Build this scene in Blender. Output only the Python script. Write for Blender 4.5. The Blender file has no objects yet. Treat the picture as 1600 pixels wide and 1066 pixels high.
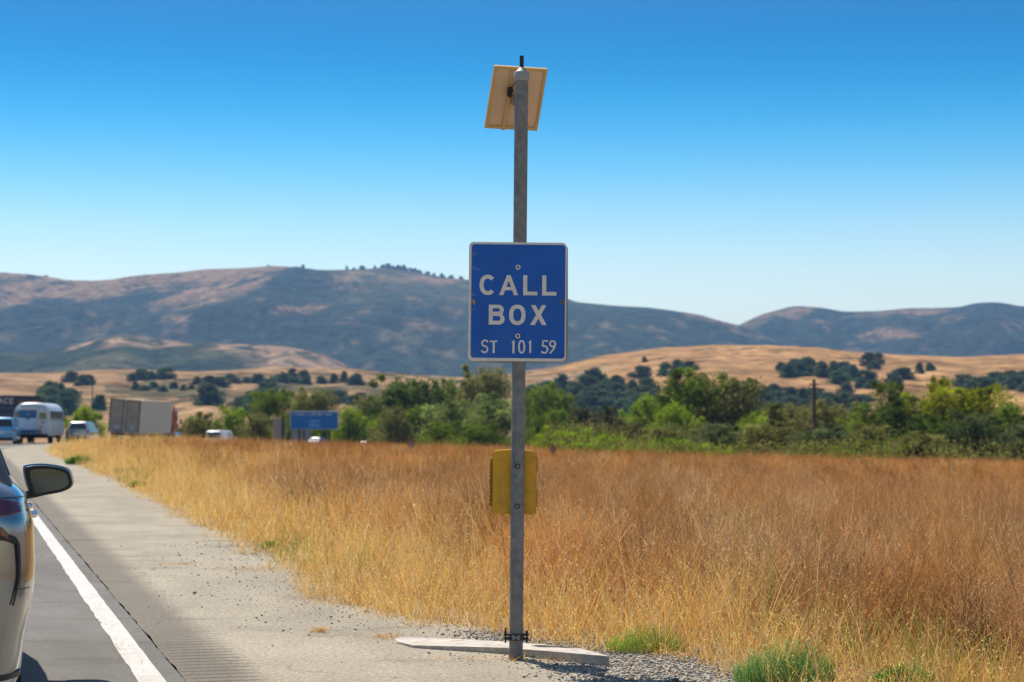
import bpy, bmesh, math, random
import numpy as np
from mathutils import Vector, Matrix
R = math.radians
rng = np.random.default_rng(7)
random.seed(7)
sc = bpy.context.scene
C = sc.collection

# ---------------------------------------------------------------- camera, light, sky, exposure
F = 3000.0            # focal length in photo pixels (1600 wide)
HC = 1.46             # camera height
PITCH = math.atan(128 / F)
cam_d = bpy.data.cameras.new("camera")
cam_d.lens = F / 1600 * 36
cam_d.sensor_width = 36
cam_d.clip_start = 0.1
cam_d.clip_end = 30000
cam_d.dof.use_dof = True
cam_d.dof.focus_distance = 12.0
cam_d.dof.aperture_fstop = 3.6
cam = bpy.data.objects.new("camera", cam_d)
C.objects.link(cam)
cam.location = (0, 0, HC)
cam.rotation_euler = (R(90) + PITCH, 0, 0)
sc.camera = cam

SUN_AZ, SUN_EL = R(-30), R(57)
to_sun = Vector((math.sin(SUN_AZ) * math.cos(SUN_EL), math.cos(SUN_AZ) * math.cos(SUN_EL), math.sin(SUN_EL)))
sd = bpy.data.lights.new("sun", 'SUN')
sd.energy = 4.6
sd.angle = R(0.53)
sd.color = (1.0, 0.93, 0.82)
sun = bpy.data.objects.new("sun", sd)
C.objects.link(sun)
sun.rotation_euler = to_sun.to_track_quat('Z', 'Y').to_euler()
sun.location = (0, 0, 50)

w = bpy.data.worlds.new("World")
sc.world = w
w.use_nodes = True
nt = w.node_tree
nt.nodes.clear()
n_out = nt.nodes.new('ShaderNodeOutputWorld')
n_bg = nt.nodes.new('ShaderNodeBackground')
n_sky = nt.nodes.new('ShaderNodeTexSky')
n_sky.sky_type = 'NISHITA'
n_sky.sun_disc = False
n_sky.sun_elevation = SUN_EL
n_sky.sun_rotation = SUN_AZ % (2 * math.pi)
n_sky.air_density = 1.0
n_sky.dust_density = 0.3
n_sky.ozone_density = 3.0
n_bg.inputs['Strength'].default_value = 0.13
# the real sky deepens quickly with height on this clear day: tint it by elevation
n_tc = nt.nodes.new('ShaderNodeTexCoord')
n_sep = nt.nodes.new('ShaderNodeSeparateXYZ')
n_rmp = nt.nodes.new('ShaderNodeValToRGB')
n_mix = nt.nodes.new('ShaderNodeMix')
n_mix.data_type = 'RGBA'
n_mix.blend_type = 'MULTIPLY'
n_mix.inputs[0].default_value = 1.0
nt.links.new(n_tc.outputs['Generated'], n_sep.inputs[0])
nt.links.new(n_sep.outputs[2], n_rmp.inputs[0])
SKY_RAMP = [(0.0, (1.0, 0.90, 0.72)), (0.055, (1.0, 0.88, 0.74)), (0.09, (0.80, 0.84, 0.76)), (0.13, (0.22, 0.62, 0.75)), (0.17, (0.0, 0.40, 0.62)), (0.215, (0.0, 0.225, 0.42)), (0.35, (0.15, 0.42, 0.62)), (0.6, (0.85, 0.85, 0.80)), (1.0, (1.0, 0.95, 0.82))]
el = n_rmp.color_ramp.elements
el[0].position, el[0].color = SKY_RAMP[0][0], (*SKY_RAMP[0][1], 1)
el[1].position, el[1].color = SKY_RAMP[-1][0], (*SKY_RAMP[-1][1], 1)
n_rmp.color_ramp.interpolation = 'B_SPLINE'
for p_, c_ in SKY_RAMP[1:-1]:
    e_ = el.new(p_)
    e_.color = (*c_, 1)
nt.links.new(n_sky.outputs[0], n_mix.inputs[6])
nt.links.new(n_rmp.outputs[0], n_mix.inputs[7])
nt.links.new(n_mix.outputs[2], n_bg.inputs[0])
nt.links.new(n_bg.outputs[0], n_out.inputs[0])

sc.view_settings.view_transform = 'Standard'
sc.view_settings.look = 'None'
sc.view_settings.exposure = 0.45
sc.view_settings.gamma = 1
sc.render.engine = 'CYCLES'
sc.cycles.max_bounces = 6
sc.cycles.volume_bounces = 0
sc.cycles.use_denoising = True

# ---------------------------------------------------------------- projection helpers
_cp, _sp = math.cos(PITCH), math.sin(PITCH)


def at(px, py, D):
    """world point on the sight line of photo pixel (px,py) at distance D along +Y"""
    a, b = (px - 800) / F, (533 - py) / F
    y, z = _cp - b * _sp, _sp + b * _cp
    return Vector((a / y * D, D, HC + z / y * D))


def ground_at(px, py, z=0.0):
    a, b = (px - 800) / F, (533 - py) / F
    y, zz = _cp - b * _sp, _sp + b * _cp
    t = (z - HC) / zz
    return Vector((a * t, y * t, z))


def proj(x, y, z):
    zz = z - HC
    d = y * _cp + zz * _sp
    up = -y * _sp + zz * _cp
    return 800 + F * x / d, 533 - F * up / d


# ---------------------------------------------------------------- noise
_perm = np.random.default_rng(3).integers(0, 2**31 - 1, 4096)


def _h(ix, iy, s):
    return (_perm[(ix * 73 + iy * 1931 + s * 517 + (_perm[(iy + s) & 4095] & 4095)) & 4095] % 65536) / 65535.0


def vnoise(x, y, s=0):
    x = np.asarray(x, float); y = np.asarray(y, float)
    ix = np.floor(x).astype(np.int64); iy = np.floor(y).astype(np.int64)
    fx = x - ix; fy = y - iy
    fx = fx * fx * (3 - 2 * fx); fy = fy * fy * (3 - 2 * fy)
    a = _h(ix, iy, s); b = _h(ix + 1, iy, s); c = _h(ix, iy + 1, s); d = _h(ix + 1, iy + 1, s)
    return (a * (1 - fx) + b * fx) * (1 - fy) + (c * (1 - fx) + d * fx) * fy


def fbm(x, y, s=0, o=4):
    t = 0; a = 0.5; n = 0
    for i in range(o):
        t = t + a * vnoise(np.asarray(x) * 2**i, np.asarray(y) * 2**i, s + i * 11); n += a; a *= 0.5
    return t / n


def sstep(a, b, x):
    t = np.clip((np.asarray(x, float) - a) / (b - a), 0, 1)
    return t * t * (3 - 2 * t)


# ---------------------------------------------------------------- object helpers
def tag(o, label=None, cat=None, group=None, kind=None):
    if label: o['label'] = label
    if cat: o['category'] = cat
    if group: o['group'] = group
    if kind: o['kind'] = kind
    return o


def empty(name, loc, rz=0.0, label=None, cat=None, group=None):
    o = bpy.data.objects.new(name, None)
    o.empty_display_size = 0.1
    C.objects.link(o)
    o.location = loc
    o.rotation_euler = (0, 0, rz)
    return tag(o, label, cat, group)


def link(name, me, parent=None, mats=None):
    o = bpy.data.objects.new(name, me)
    C.objects.link(o)
    if mats is not None:
        for m in (mats if isinstance(mats, (list, tuple)) else [mats]):
            me.materials.append(m)
    if parent is not None:
        o.parent = parent
    return o


def np_mesh(name, V, Fq, col=None, smooth=False, uv=None):
    """V (n,3), Fq (m,k) with k = 3 or 4; col (n,3) linear per vertex"""
    V = np.ascontiguousarray(V, np.float32); Fq = np.ascontiguousarray(Fq, np.int32)
    me = bpy.data.meshes.new(name)
    k = Fq.shape[1]
    me.vertices.add(len(V)); me.vertices.foreach_set('co', V.ravel())
    me.loops.add(Fq.size); me.loops.foreach_set('vertex_index', Fq.ravel())
    me.polygons.add(len(Fq))
    me.polygons.foreach_set('loop_start', np.arange(0, Fq.size, k, dtype=np.int32))
    me.polygons.foreach_set('loop_total', np.full(len(Fq), k, np.int32))
    if smooth:
        me.polygons.foreach_set('use_smooth', np.ones(len(Fq), bool))
    me.update(calc_edges=True)
    if col is not None:
        a = me.color_attributes.new('Col', 'FLOAT_COLOR', 'POINT')
        c4 = np.ones((len(V), 4), np.float32); c4[:, :3] = col
        a.data.foreach_set('color', c4.ravel())
    if uv is not None:
        u = me.uv_layers.new(name='UVMap')
        u.data.foreach_set('uv', np.ascontiguousarray(uv[Fq.ravel()], np.float32).ravel())
    return me


class MB:
    """collects boxes, tubes, lathes and polygons into one bmesh"""
    def __init__(s): s.bm = bmesh.new()

    def box(s, c, size, rot=None, bevel=0.0):
        r = bmesh.ops.create_cube(s.bm, size=1.0)
        vs = r['verts']
        M = Matrix.Translation(c) @ ((rot.to_4x4() if rot is not None else Matrix.Identity(4)) @ Matrix.Diagonal((*size, 1)))
        bmesh.ops.transform(s.bm, matrix=M, verts=vs)
        if bevel > 0:
            es = list({e for v in vs for e in v.link_edges})
            bmesh.ops.bevel(s.bm, geom=es, offset=bevel, segments=2, affect='EDGES', profile=0.5)
        return s

    def tube(s, pts, radii, n=10, caps=True):
        pts = [Vector(p) for p in pts]
        if not isinstance(radii, (list, tuple)): radii = [radii] * len(pts)
        rings = []
        for i, p in enumerate(pts):
            d = (pts[min(i + 1, len(pts) - 1)] - pts[max(i - 1, 0)]).normalized()
            ref = Vector((0, 0, 1)) if abs(d.z) < 0.9 else Vector((1, 0, 0))
            u = d.cross(ref).normalized(); v = d.cross(u).normalized()
            rings.append([s.bm.verts.new(p + (u * math.cos(2 * math.pi * k / n) + v * math.sin(2 * math.pi * k / n)) * radii[i]) for k in range(n)])
        for a, b in zip(rings, rings[1:]):
            for k in range(n):
                s.bm.faces.new((a[k], a[(k + 1) % n], b[(k + 1) % n], b[k]))
        if caps:
            s.bm.faces.new(rings[0][::-1]); s.bm.faces.new(rings[-1])
        return s

    def prism(s, poly, M, t0, t1):
        """poly: 2D outline; extruded from t0 to t1 along local z, placed by matrix M"""
        a = [s.bm.verts.new(M @ Vector((x, y, t0))) for x, y in poly]
        b = [s.bm.verts.new(M @ Vector((x, y, t1))) for x, y in poly]
        n = len(poly)
        s.bm.faces.new(a[::-1]); s.bm.faces.new(b)
        for k in range(n):
            s.bm.faces.new((a[k], a[(k + 1) % n], b[(k + 1) % n], b[k]))
        return s

    def loft(s, rings, close=True, caps=True):
        rr = [[s.bm.verts.new(p) for p in r] for r in rings]
        n = len(rr[0])
        for a, b in zip(rr, rr[1:]):
            for k in range(n if close else n - 1):
                s.bm.faces.new((a[k], a[(k + 1) % n], b[(k + 1) % n], b[k]))
        if caps:
            s.bm.faces.new(rr[0][::-1]); s.bm.faces.new(rr[-1])
        return s

    def quad(s, pts):
        s.bm.faces.new([s.bm.verts.new(p) for p in pts])
        return s

    def build(s, name, mat, parent=None, smooth=False, label=None):
        bmesh.ops.recalc_face_normals(s.bm, faces=s.bm.faces)
        me = bpy.data.meshes.new(name)
        s.bm.to_mesh(me); s.bm.free()
        if smooth:
            me.polygons.foreach_set('use_smooth', np.ones(len(me.polygons), bool))
            me.set_sharp_from_angle(angle=R(38))
        o = link(name, me, parent, mat)
        if label: o['label'] = label
        return o


def rounded_rect(w_, h_, r, n=6, cx=0, cy=0):
    out = []
    for (sx, sy, a0) in ((1, 1, 0), (-1, 1, 90), (-1, -1, 180), (1, -1, 270)):
        for k in range(n + 1):
            a = R(a0 + 90 * k / n)
            out.append((cx + sx * (w_ / 2 - r) + r * math.cos(a), cy + sy * (h_ / 2 - r) + r * math.sin(a)))
    return out


def filled(name, loops, depth, M, mat, parent=None):
    """outline loops (even-odd: holes allowed) filled and extruded to 2*depth, placed by M"""
    cu = bpy.data.curves.new(name, 'CURVE')
    cu.dimensions = '2D'; cu.fill_mode = 'BOTH'; cu.extrude = depth
    for lp in loops:
        sp = cu.splines.new('POLY'); sp.points.add(len(lp) - 1)
        for i, (x, y) in enumerate(lp): sp.points[i].co = (x, y, 0, 1)
        sp.use_cyclic_u = True
    tmp = bpy.data.objects.new(name + '_tmp', cu)
    C.objects.link(tmp)
    bpy.context.view_layer.update()
    me = bpy.data.meshes.new_from_object(tmp.evaluated_get(bpy.context.evaluated_depsgraph_get()))
    bpy.data.objects.remove(tmp); bpy.data.curves.remove(cu)
    me.transform(M); me.materials.clear(); me.name = name
    return link(name, me, parent, mat)


def copy_tree(o, parent=None):
    c = o.copy(); C.objects.link(c); c.parent = parent
    for ch in o.children: copy_tree(ch, c)
    return c


# ---------------------------------------------------------------- materials
def new_mat(name):
    m = bpy.data.materials.new(name); m.use_nodes = True
    t = m.node_tree
    return m, t, t.nodes['Principled BSDF'], t.nodes['Material Output']


def surf(name, col, rough=0.6, metal=0.0, var=0.12, scale=8.0, bump=0.0, bscale=40.0, dirt=None, dirt_amt=0.4, dirt_scale=3.0, coat=0.0, spec=0.5, emit=None, bdist=0.01):
    m, t, p, o = new_mat(name)
    tc = t.nodes.new('ShaderNodeTexCoord')
    no = t.nodes.new('ShaderNodeTexNoise'); no.inputs['Scale'].default_value = scale; no.inputs['Detail'].default_value = 6
    t.links.new(tc.outputs['Object'], no.inputs['Vector'])
    mr = t.nodes.new('ShaderNodeMapRange')
    mr.inputs[1].default_value = 0.3; mr.inputs[2].default_value = 0.7
    mr.inputs[3].default_value = 1 - var; mr.inputs[4].default_value = 1 + var
    t.links.new(no.outputs[0], mr.inputs[0])
    mx = t.nodes.new('ShaderNodeMix'); mx.data_type = 'RGBA'; mx.blend_type = 'MULTIPLY'; mx.inputs[0].default_value = 1
    mx.inputs[6].default_value = (*col, 1)
    t.links.new(mr.outputs[0], mx.inputs[7])
    last = mx.outputs[2]
    if dirt is not None:
        n2 = t.nodes.new('ShaderNodeTexNoise'); n2.inputs['Scale'].default_value = dirt_scale; n2.inputs['Detail'].default_value = 8; n2.inputs['Roughness'].default_value = 0.7
        t.links.new(tc.outputs['Object'], n2.inputs['Vector'])
        r2 = t.nodes.new('ShaderNodeMapRange'); r2.inputs[1].default_value = 0.5; r2.inputs[2].default_value = 0.68; r2.inputs[4].default_value = dirt_amt
        t.links.new(n2.outputs[0], r2.inputs[0])
        m2 = t.nodes.new('ShaderNodeMix'); m2.data_type = 'RGBA'; m2.inputs[7].default_value = (*dirt, 1)
        t.links.new(r2.outputs[0], m2.inputs[0]); t.links.new(last, m2.inputs[6])
        last = m2.outputs[2]
    t.links.new(last, p.inputs['Base Color'])
    p.inputs['Roughness'].default_value = rough
    p.inputs['Metallic'].default_value = metal
    p.inputs['Specular IOR Level'].default_value = spec
    if coat: p.inputs['Coat Weight'].default_value = coat; p.inputs['Coat Roughness'].default_value = 0.04
    if bump:
        n3 = t.nodes.new('ShaderNodeTexNoise'); n3.inputs['Scale'].default_value = bscale; n3.inputs['Detail'].default_value = 5
        t.links.new(tc.outputs['Object'], n3.inputs['Vector'])
        b = t.nodes.new('ShaderNodeBump'); b.inputs['Strength'].default_value = bump; b.inputs['Distance'].default_value = bdist
        t.links.new(n3.outputs[0], b.inputs['Height']); t.links.new(b.outputs[0], p.inputs['Normal'])
    return m


def foliage_mat(name, transl=0.35, rough=0.7, use_obj=True, gloss=0.0):
    """leaf/blade colour comes from the mesh's own per-leaf colours (times the plant's own hue)"""
    m, t, p, o = new_mat(name)
    at_ = t.nodes.new('ShaderNodeAttribute'); at_.attribute_name = 'Col'
    last = at_.outputs['Color']
    if use_obj:
        oi = t.nodes.new('ShaderNodeObjectInfo')
        mx = t.nodes.new('ShaderNodeMix'); mx.data_type = 'RGBA'; mx.blend_type = 'MULTIPLY'; mx.inputs[0].default_value = 1
        t.links.new(last, mx.inputs[6]); t.links.new(oi.outputs['Color'], mx.inputs[7]); last = mx.outputs[2]
    d = t.nodes.new('ShaderNodeBsdfDiffuse'); tr = t.nodes.new('ShaderNodeBsdfTranslucent')
    t.links.new(last, d.inputs[0]); t.links.new(last, tr.inputs[0])
    ms = t.nodes.new('ShaderNodeMixShader'); ms.inputs[0].default_value = transl
    t.links.new(d.outputs[0], ms.inputs[1]); t.links.new(tr.outputs[0], ms.inputs[2])
    out = ms
    if gloss:
        g = t.nodes.new('ShaderNodeBsdfGlossy'); g.inputs['Roughness'].default_value = 0.35
        m2 = t.nodes.new('ShaderNodeMixShader'); m2.inputs[0].default_value = gloss
        t.links.new(ms.outputs[0], m2.inputs[1]); t.links.new(g.outputs[0], m2.inputs[2]); out = m2
    t.nodes.remove(p)
    t.links.new(out.outputs[0], o.inputs[0])
    return m


M_steel = surf('galvanised_steel', (0.225, 0.215, 0.20), 0.6, 0.15, 0.22, 22, 0.2, 60, dirt=(0.13, 0.11, 0.085), dirt_amt=0.5, dirt_scale=9)
M_darkmetal = surf('dark_metal', (0.03, 0.03, 0.03), 0.6, 0.3, 0.3, 20, 0.2, 60)
M_black = surf('black_plastic', (0.012, 0.012, 0.013), 0.45, 0, 0.2, 20)
M_rubber = surf('tyre_rubber', (0.02, 0.02, 0.02), 0.85, 0, 0.2, 20, 0.3, 60)
M_blue = surf('sign_blue', (0.0, 0.10, 0.46), 0.55, 0, 0.14, 5, 0.02, 200, dirt=(0.02, 0.13, 0.44), dirt_amt=0.55, dirt_scale=4)
M_signwhite = surf('sign_white', (0.80, 0.72, 0.62), 0.5, 0, 0.06, 20, dirt=(0.42, 0.33, 0.24), dirt_amt=0.25, dirt_scale=9)
M_signback = surf('sign_back', (0.34, 0.33, 0.31), 0.5, 0.3, 0.15, 10)
M_yellow = surf('yellow_enamel', (0.78, 0.38, 0.004), 0.5, 0, 0.12, 6, 0.05, 30, dirt=(0.26, 0.13, 0.02), dirt_amt=0.55, dirt_scale=12)
M_panelback = surf('panel_backing', (0.72, 0.50, 0.32), 0.65, 0, 0.07, 4)
M_panelframe = surf('panel_frame', (0.62, 0.40, 0.17), 0.5, 0.1, 0.1, 6)
M_rust = surf('rusty_metal', (0.25, 0.11, 0.04), 0.8, 0.1, 0.3, 30)
M_concrete = surf('weathered_concrete', (0.50, 0.44, 0.37), 0.9, 0, 0.18, 14, 0.7, 45, dirt=(0.24, 0.18, 0.13), dirt_amt=0.65, dirt_scale=9)
M_glass = surf('dark_glass', (0.02, 0.025, 0.03), 0.06, 0, 0.1, 2, spec=0.8)
M_chrome = surf('chrome', (0.7, 0.7, 0.7), 0.12, 1.0, 0.05, 5)
M_redlamp = surf('red_lamp', (0.30, 0.008, 0.015), 0.12, 0, 0.1, 5, coat=1)
M_redlampbright = surf('bright_red_lamp', (0.7, 0.03, 0.03), 0.2, 0, 0.1, 5, coat=1)
M_plate = surf('licence_plate', (0.65, 0.65, 0.62), 0.5)
M_wood = surf('dark_weathered_wood', (0.06, 0.045, 0.035), 0.9, 0, 0.3, 6, 0.3, 30)
M_bark = surf('bark', (0.085, 0.065, 0.048), 0.9, 0, 0.3, 5, 0.5, 20)

# ================================================================ terrain
_ly = np.array([-60, 0, 10.81, 31.5, 86, 105, 118, 136, 165, 200, 240, 280, 350, 430, 700.])
_lx = np.array([18.05, 1.1, -1.925, -7.80, -23.2, -28.4, -31.0, -32.6, -31.8, -28.5, -23.0, -19, -11, 3, 60.])
_ey = np.array([-60, 6, 8.5, 11.6, 13.3, 15.7, 18.3, 22, 31.5, 55.4, 86, 105, 118, 136, 165, 200, 240, 280, 350, 430, 700.])
_ex = np.array([24., 4.6, 3.0, 1.45, 0.1, -1.25, -1.75, -2.65, -5.25, -11.6, -20.2, -25.3, -27.9, -29.4, -28.5, -25.3, -19.8, -15.8, -7.8, 6, 63.])


def _smooth_table(y, x):
    g = np.linspace(-60, 700, 3801)
    v = np.interp(g, y, x)
    far = g > 95
    k = np.ones(61) / 61
    vs = np.convolve(np.pad(v, 30, mode='edge'), k, mode='valid')
    v[far] = vs[far]
    return g, v


_lg, _lv = _smooth_table(_ly, _lx)
_eg, _ev = _smooth_table(_ey, _ex)
Xl = lambda y: np.interp(y, _lg, _lv)     # right edge of the white line
Xe = lambda y: np.interp(y, _eg, _ev)     # edge of the grass
Zr = lambda y: np.interp(y, [-60, 140, 152, 165, 200, 240, 280, 350, 430, 9000], [0, 0, -.12, -.45, -1.15, -1.9, -2.7, -4.2, -5, -5])


def zg(x, y):
    """valley floor and field"""
    x = np.asarray(x, float); y = np.asarray(y, float)
    e = x - Xe(y)
    zr = Zr(y)
    drop = 0.14 * sstep(0.7, 2.6, e) + 0.026 * np.clip(e - 0.9, 0, 70)
    left = 0.25 * sstep(-16, -24, -(-e)) if False else 0.4 * sstep(14, 24, -e)
    bump = (fbm(x / 5, y / 5, 5, 3) - 0.5) * 0.28 * sstep(0.3, 4, e)
    z = zr - 0.035 - drop - left + bump * (y < 500)
    return np.maximum(z, -6.2)


# hills: crest lines in height and distance; (azimuth given as photo column)
HL = [
    # name, crest px/py table, D crest, D base, D behind, relief amp
    ([-600, 0, 120, 300, 420, 560, 700, 800, 860, 940, 1040, 1110, 1200, 1350, 1500, 1600, 2200],
     [600, 585, 584, 584, 579, 582, 590, 590, 577, 558, 546, 542, 543, 554, 561, 557, 575], 1400, 680, 2000, 5.0),
    ([-600, 1200, 1290, 1400, 1480, 1560, 1620, 2200],
     [690, 690, 668, 640, 618, 608, 602, 590], 950, 600, 1250, 1.5),
    ([-600, -200, 60, 130, 190, 240, 300, 400, 450, 500, 540, 600, 2200],
     [600, 560, 552, 537, 523, 530, 536, 539, 543, 553, 570, 640, 690], 2600, 1900, 3100, 14.0),
    ([-600, 0, 50, 100, 150, 250, 330, 420, 480, 540, 600, 640, 700, 740, 800, 880, 900, 960, 1010, 1050, 1100, 1150, 1200, 1400, 2200],
     [450, 430, 436, 444, 444, 434, 427, 419, 425, 424, 421, 426, 437, 440, 448, 466, 474, 480, 483, 487, 497, 511, 527, 570, 640], 4500, 2700, 5600, 62),
    ([-600, 850, 950, 1060, 1150, 1190, 1240, 1280, 1320, 1370, 1420, 1500, 1525, 1560, 1600, 1700, 2200],
     [690, 600, 560, 535, 512, 493, 480, 482, 489, 489, 484, 482, 476, 474, 481, 470, 500], 5000, 3300, 6000, 52),
]


def hill_h(x, y):
    """returns height, layer index"""
    x = np.asarray(x, float); y = np.asarray(y, float)
    px = 800 + F * x / (y * _cp + 0.0)           # small-angle column
    best = np.full(np.shape(x), -6.5); lay = np.full(np.shape(x), -1)
    for i, (cx, cy, Dc, Db, Df, amp) in enumerate(HL):
        g = np.linspace(-600, 2200, 1401)
        cyg = np.interp(g, cx, cy)
        k = np.hanning(15); k /= k.sum()
        cyg = np.convolve(np.pad(cyg, 7, mode='edge'), k, mode='valid')
        py = np.interp(px, g, cyg)
        zc = HC + (661 - py) / F * Dc
        wob = (fbm(px / 160.0, y * 0, 40 + i, 3) - 0.5)
        up = np.clip((y - (Db + wob * 0.25 * (Dc - Db))) / (Dc - Db - wob * 0.25 * (Dc - Db)), 0, 1)
        shape = np.where(y <= Dc, np.sin(up * math.pi / 2) ** 1.25, 1 - sstep(Dc, Df, y) * 1.0)
        z = -6.5 + (zc + 6.5) * shape
        L = 90.0 + amp * 7
        rn = np.abs(fbm(x / L, y / (L * 1.4), 60 + i, 5) - 0.5) * 2
        away = 1 - np.exp(-((y - Dc) / (0.10 * Dc)) ** 2)
        z = z + (rn - 0.42) * amp * 1.6 * away * np.minimum(1, shape * 2.2) * (z > -6)
        if amp > 20:
            r2 = np.abs(fbm(x / 150, y / 260, 70 + i, 4) - 0.5) * 2
            z = z + (r2 - 0.46) * 34 * away * np.minimum(1, shape * 2.2)
        m = z > best
        best = np.where(m, z, best); lay = np.where(m, i, lay)
    return best, lay


def ray_hit(px, py, d0=500., d1=6000.):
    """where the sight line of a photo point meets the hills"""
    Ds = np.linspace(d0, d1, 4000)
    a = at(px, py, 1.0)
    xs = a.x * Ds; zs = HC + (a.z - HC) * Ds
    h, _ = hill_h(xs, Ds)
    hit = np.nonzero(h >= zs)[0]
    i = hit[0] if len(hit) else len(Ds) - 1
    return Vector((xs[i], Ds[i], h[i]))


# ---- ground sheet
def graded(a, b, s0, g, hi):
    out = [a]; s = s0
    while out[-1] < b:
        out.append(out[-1] + s); s = min(s * g, hi)
    return out


ys = np.array(graded(-40, 60, 0.8, 1.0, 0.8) + graded(62, 9000, 1.5, 1.035, 500))
xr = np.array(graded(0.2, 7000, 0.35, 1.045, 500))
xs = np.concatenate([-xr[::-1], [0.0], xr])
GX, GY = np.meshgrid(xs, ys)
CX = np.clip(0, None, None) if False else 0
# follow the road so that its edge stays resolved
shift = np.interp(GY, [-40, 0, 300, 9000], [0, 0, -30, -30])
GXs = GX + np.clip(Xe(np.clip(GY, -40, 400)), -40, 30) * np.exp(-np.abs(GX) / 150)
GZ = zg(GXs, GY)
V = np.stack([GXs, GY, GZ], -1).reshape(-1, 3)
nr, nc = GX.shape
idx = np.arange(nr * nc).reshape(nr, nc)
Fq = np.stack([idx[:-1, :-1], idx[:-1, 1:], idx[1:, 1:], idx[1:, :-1]], -1).reshape(-1, 4)


def ground_material():
    m, t, p, o = new_mat('dry_soil_and_thatch')
    tc = t.nodes.new('ShaderNodeTexCoord')
    n1 = t.nodes.new('ShaderNodeTexNoise'); n1.inputs['Scale'].default_value = 0.35; n1.inputs['Detail'].default_value = 8
    n2 = t.nodes.new('ShaderNodeTexNoise'); n2.inputs['Scale'].default_value = 9; n2.inputs['Detail'].default_value = 8; n2.inputs['Roughness'].default_value = 0.75
    t.links.new(tc.outputs['Object'], n1.inputs['Vector']); t.links.new(tc.outputs['Object'], n2.inputs['Vector'])
    r1 = t.nodes.new('ShaderNodeValToRGB')
    r1.color_ramp.elements[0].position = 0.35; r1.color_ramp.elements[0].color = (0.22, 0.125, 0.05, 1)
    r1.color_ramp.elements[1].position = 0.68; r1.color_ramp.elements[1].color = (0.40, 0.26, 0.11, 1)
    t.links.new(n1.outputs[0], r1.inputs[0])
    r2 = t.nodes.new('ShaderNodeMapRange'); r2.inputs[1].default_value = 0.3; r2.inputs[2].default_value = 0.7; r2.inputs[3].default_value = 0.6; r2.inputs[4].default_value = 1.3
    t.links.new(n2.outputs[0], r2.inputs[0])
    mx = t.nodes.new('ShaderNodeMix'); mx.data_type = 'RGBA'; mx.blend_type = 'MULTIPLY'; mx.inputs[0].default_value = 1
    t.links.new(r1.outputs[0], mx.inputs[6]); t.links.new(r2.outputs[0], mx.inputs[7])
    t.links.new(mx.outputs[2], p.inputs['Base Color']); p.inputs['Roughness'].default_value = 0.95; p.inputs['Specular IOR Level'].default_value = 0.1
    b = t.nodes.new('ShaderNodeBump'); b.inputs['Strength'].default_value = 0.6; b.inputs['Distance'].default_value = 0.05
    t.links.new(n2.outputs[0], b.inputs['Height']); t.links.new(b.outputs[0], p.inputs['Normal'])
    return m


gr = link('ground', np_mesh('ground', V, Fq, smooth=True), None, ground_material())
tag(gr, kind='structure')

# ---- hills and mountains: one polar sheet
pxs = np.arange(-600, 2201, 3.0)
Ds = np.concatenate([np.linspace(590, 1450, 110), np.linspace(1465, 2650, 70)[0:], np.linspace(2675, 5100, 150), np.linspace(5150, 6400, 14)])
PX, DD = np.meshgrid(pxs, Ds)
HX = (PX - 800) / F * DD * _cp
HZ, LAY = hill_h(HX, DD)
ppx, ppy = proj(HX, DD, HZ)


def in_poly(px, py, poly):
    inside = np.zeros(px.shape, bool); n = len(poly)
    for i in range(n):
        x1, y1 = poly[i]; x2, y2 = poly[(i + 1) % n]
        c = ((y1 > py) != (y2 > py)) & (px < (x2 - x1) * (py - y1) / (y2 - y1 + 1e-9) + x1)
        inside ^= c
    return inside


CHAP = np.array([0.036, 0.046, 0.030]); OLIVE = np.array([0.085, 0.08, 0.045]); TAN = np.array([0.265, 0.165, 0.088]); GOLD = np.array([0.35, 0.20, 0.09]); PALE = np.array([0.40, 0.28, 0.18])
col = np.empty(HX.shape + (3,)); col[:] = GOLD
n_big = fbm(HX / 260, DD / 320, 80, 5); n_sm = fbm(HX / 60, DD / 90, 81, 4)
JIT = [((fbm(HX / 85, DD / 140, 82, 4) - 0.5) * 46 + ox, (fbm(HX / 85, DD / 140, 83, 4) - 0.5) * 26 + oy) for ox, oy in ((0, 0), (5, 2), (-5, -2), (3, -4), (-3, 4), (9, -1), (-9, 1))]


def soft(poly):
    return sum(in_poly(ppx + a, ppy + b, poly).astype(float) for a, b in JIT) / len(JIT)


far = LAY >= 3
vegm = sstep(0.30, 0.44, n_big * 0.6 + n_sm * 0.4 + 0.06)
base_far = OLIVE * 1.3 * (1 - vegm)[..., None] + CHAP * vegm[..., None]
up = sstep(500, 440, ppy) * sstep(470, 560, ppx) * (ppx < 1150)
base_far = base_far * (1 - 0.65 * up[..., None]) + OLIVE * 1.15 * 0.65 * up[..., None] * (0.7 + 0.6 * n_sm)[..., None]
tanm = soft([(-700, 380), (0, 400), (420, 400), (452, 421), (405, 442), (345, 470), (250, 484), (238, 474), (300, 452), (320, 444), (250, 452), (150, 463), (60, 470), (0, 478), (-700, 490)])
tanm = tanm + soft([(425, 490), (450, 478), (478, 470), (508, 477), (500, 486), (455, 488)])
tanm = tanm + soft([(1150, 514), (1185, 490), (1235, 476), (1285, 478), (1270, 488), (1205, 494), (1175, 512)])
tanm = tanm + soft([(1040, 483), (1150, 506), (1150, 516), (1090, 500)])
tanm = tanm + soft([(1330, 520), (1380, 512), (1450, 520), (1400, 532), (1345, 530)])
tanm = tanm + soft([(1325, 488), (1420, 481), (1490, 480), (1420, 494)])
tanm = tanm + soft([(262, 488), (290, 488), (295, 502), (275, 500)])
tanm = tanm + soft([(640, 505), (675, 508), (665, 520), (645, 516)])
tanm = tanm + soft([(590, 424), (730, 436), (700, 446), (620, 432), (540, 434), (530, 425)])
tf = TAN[None, None] * (0.75 + 0.5 * n_sm)[..., None]
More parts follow.
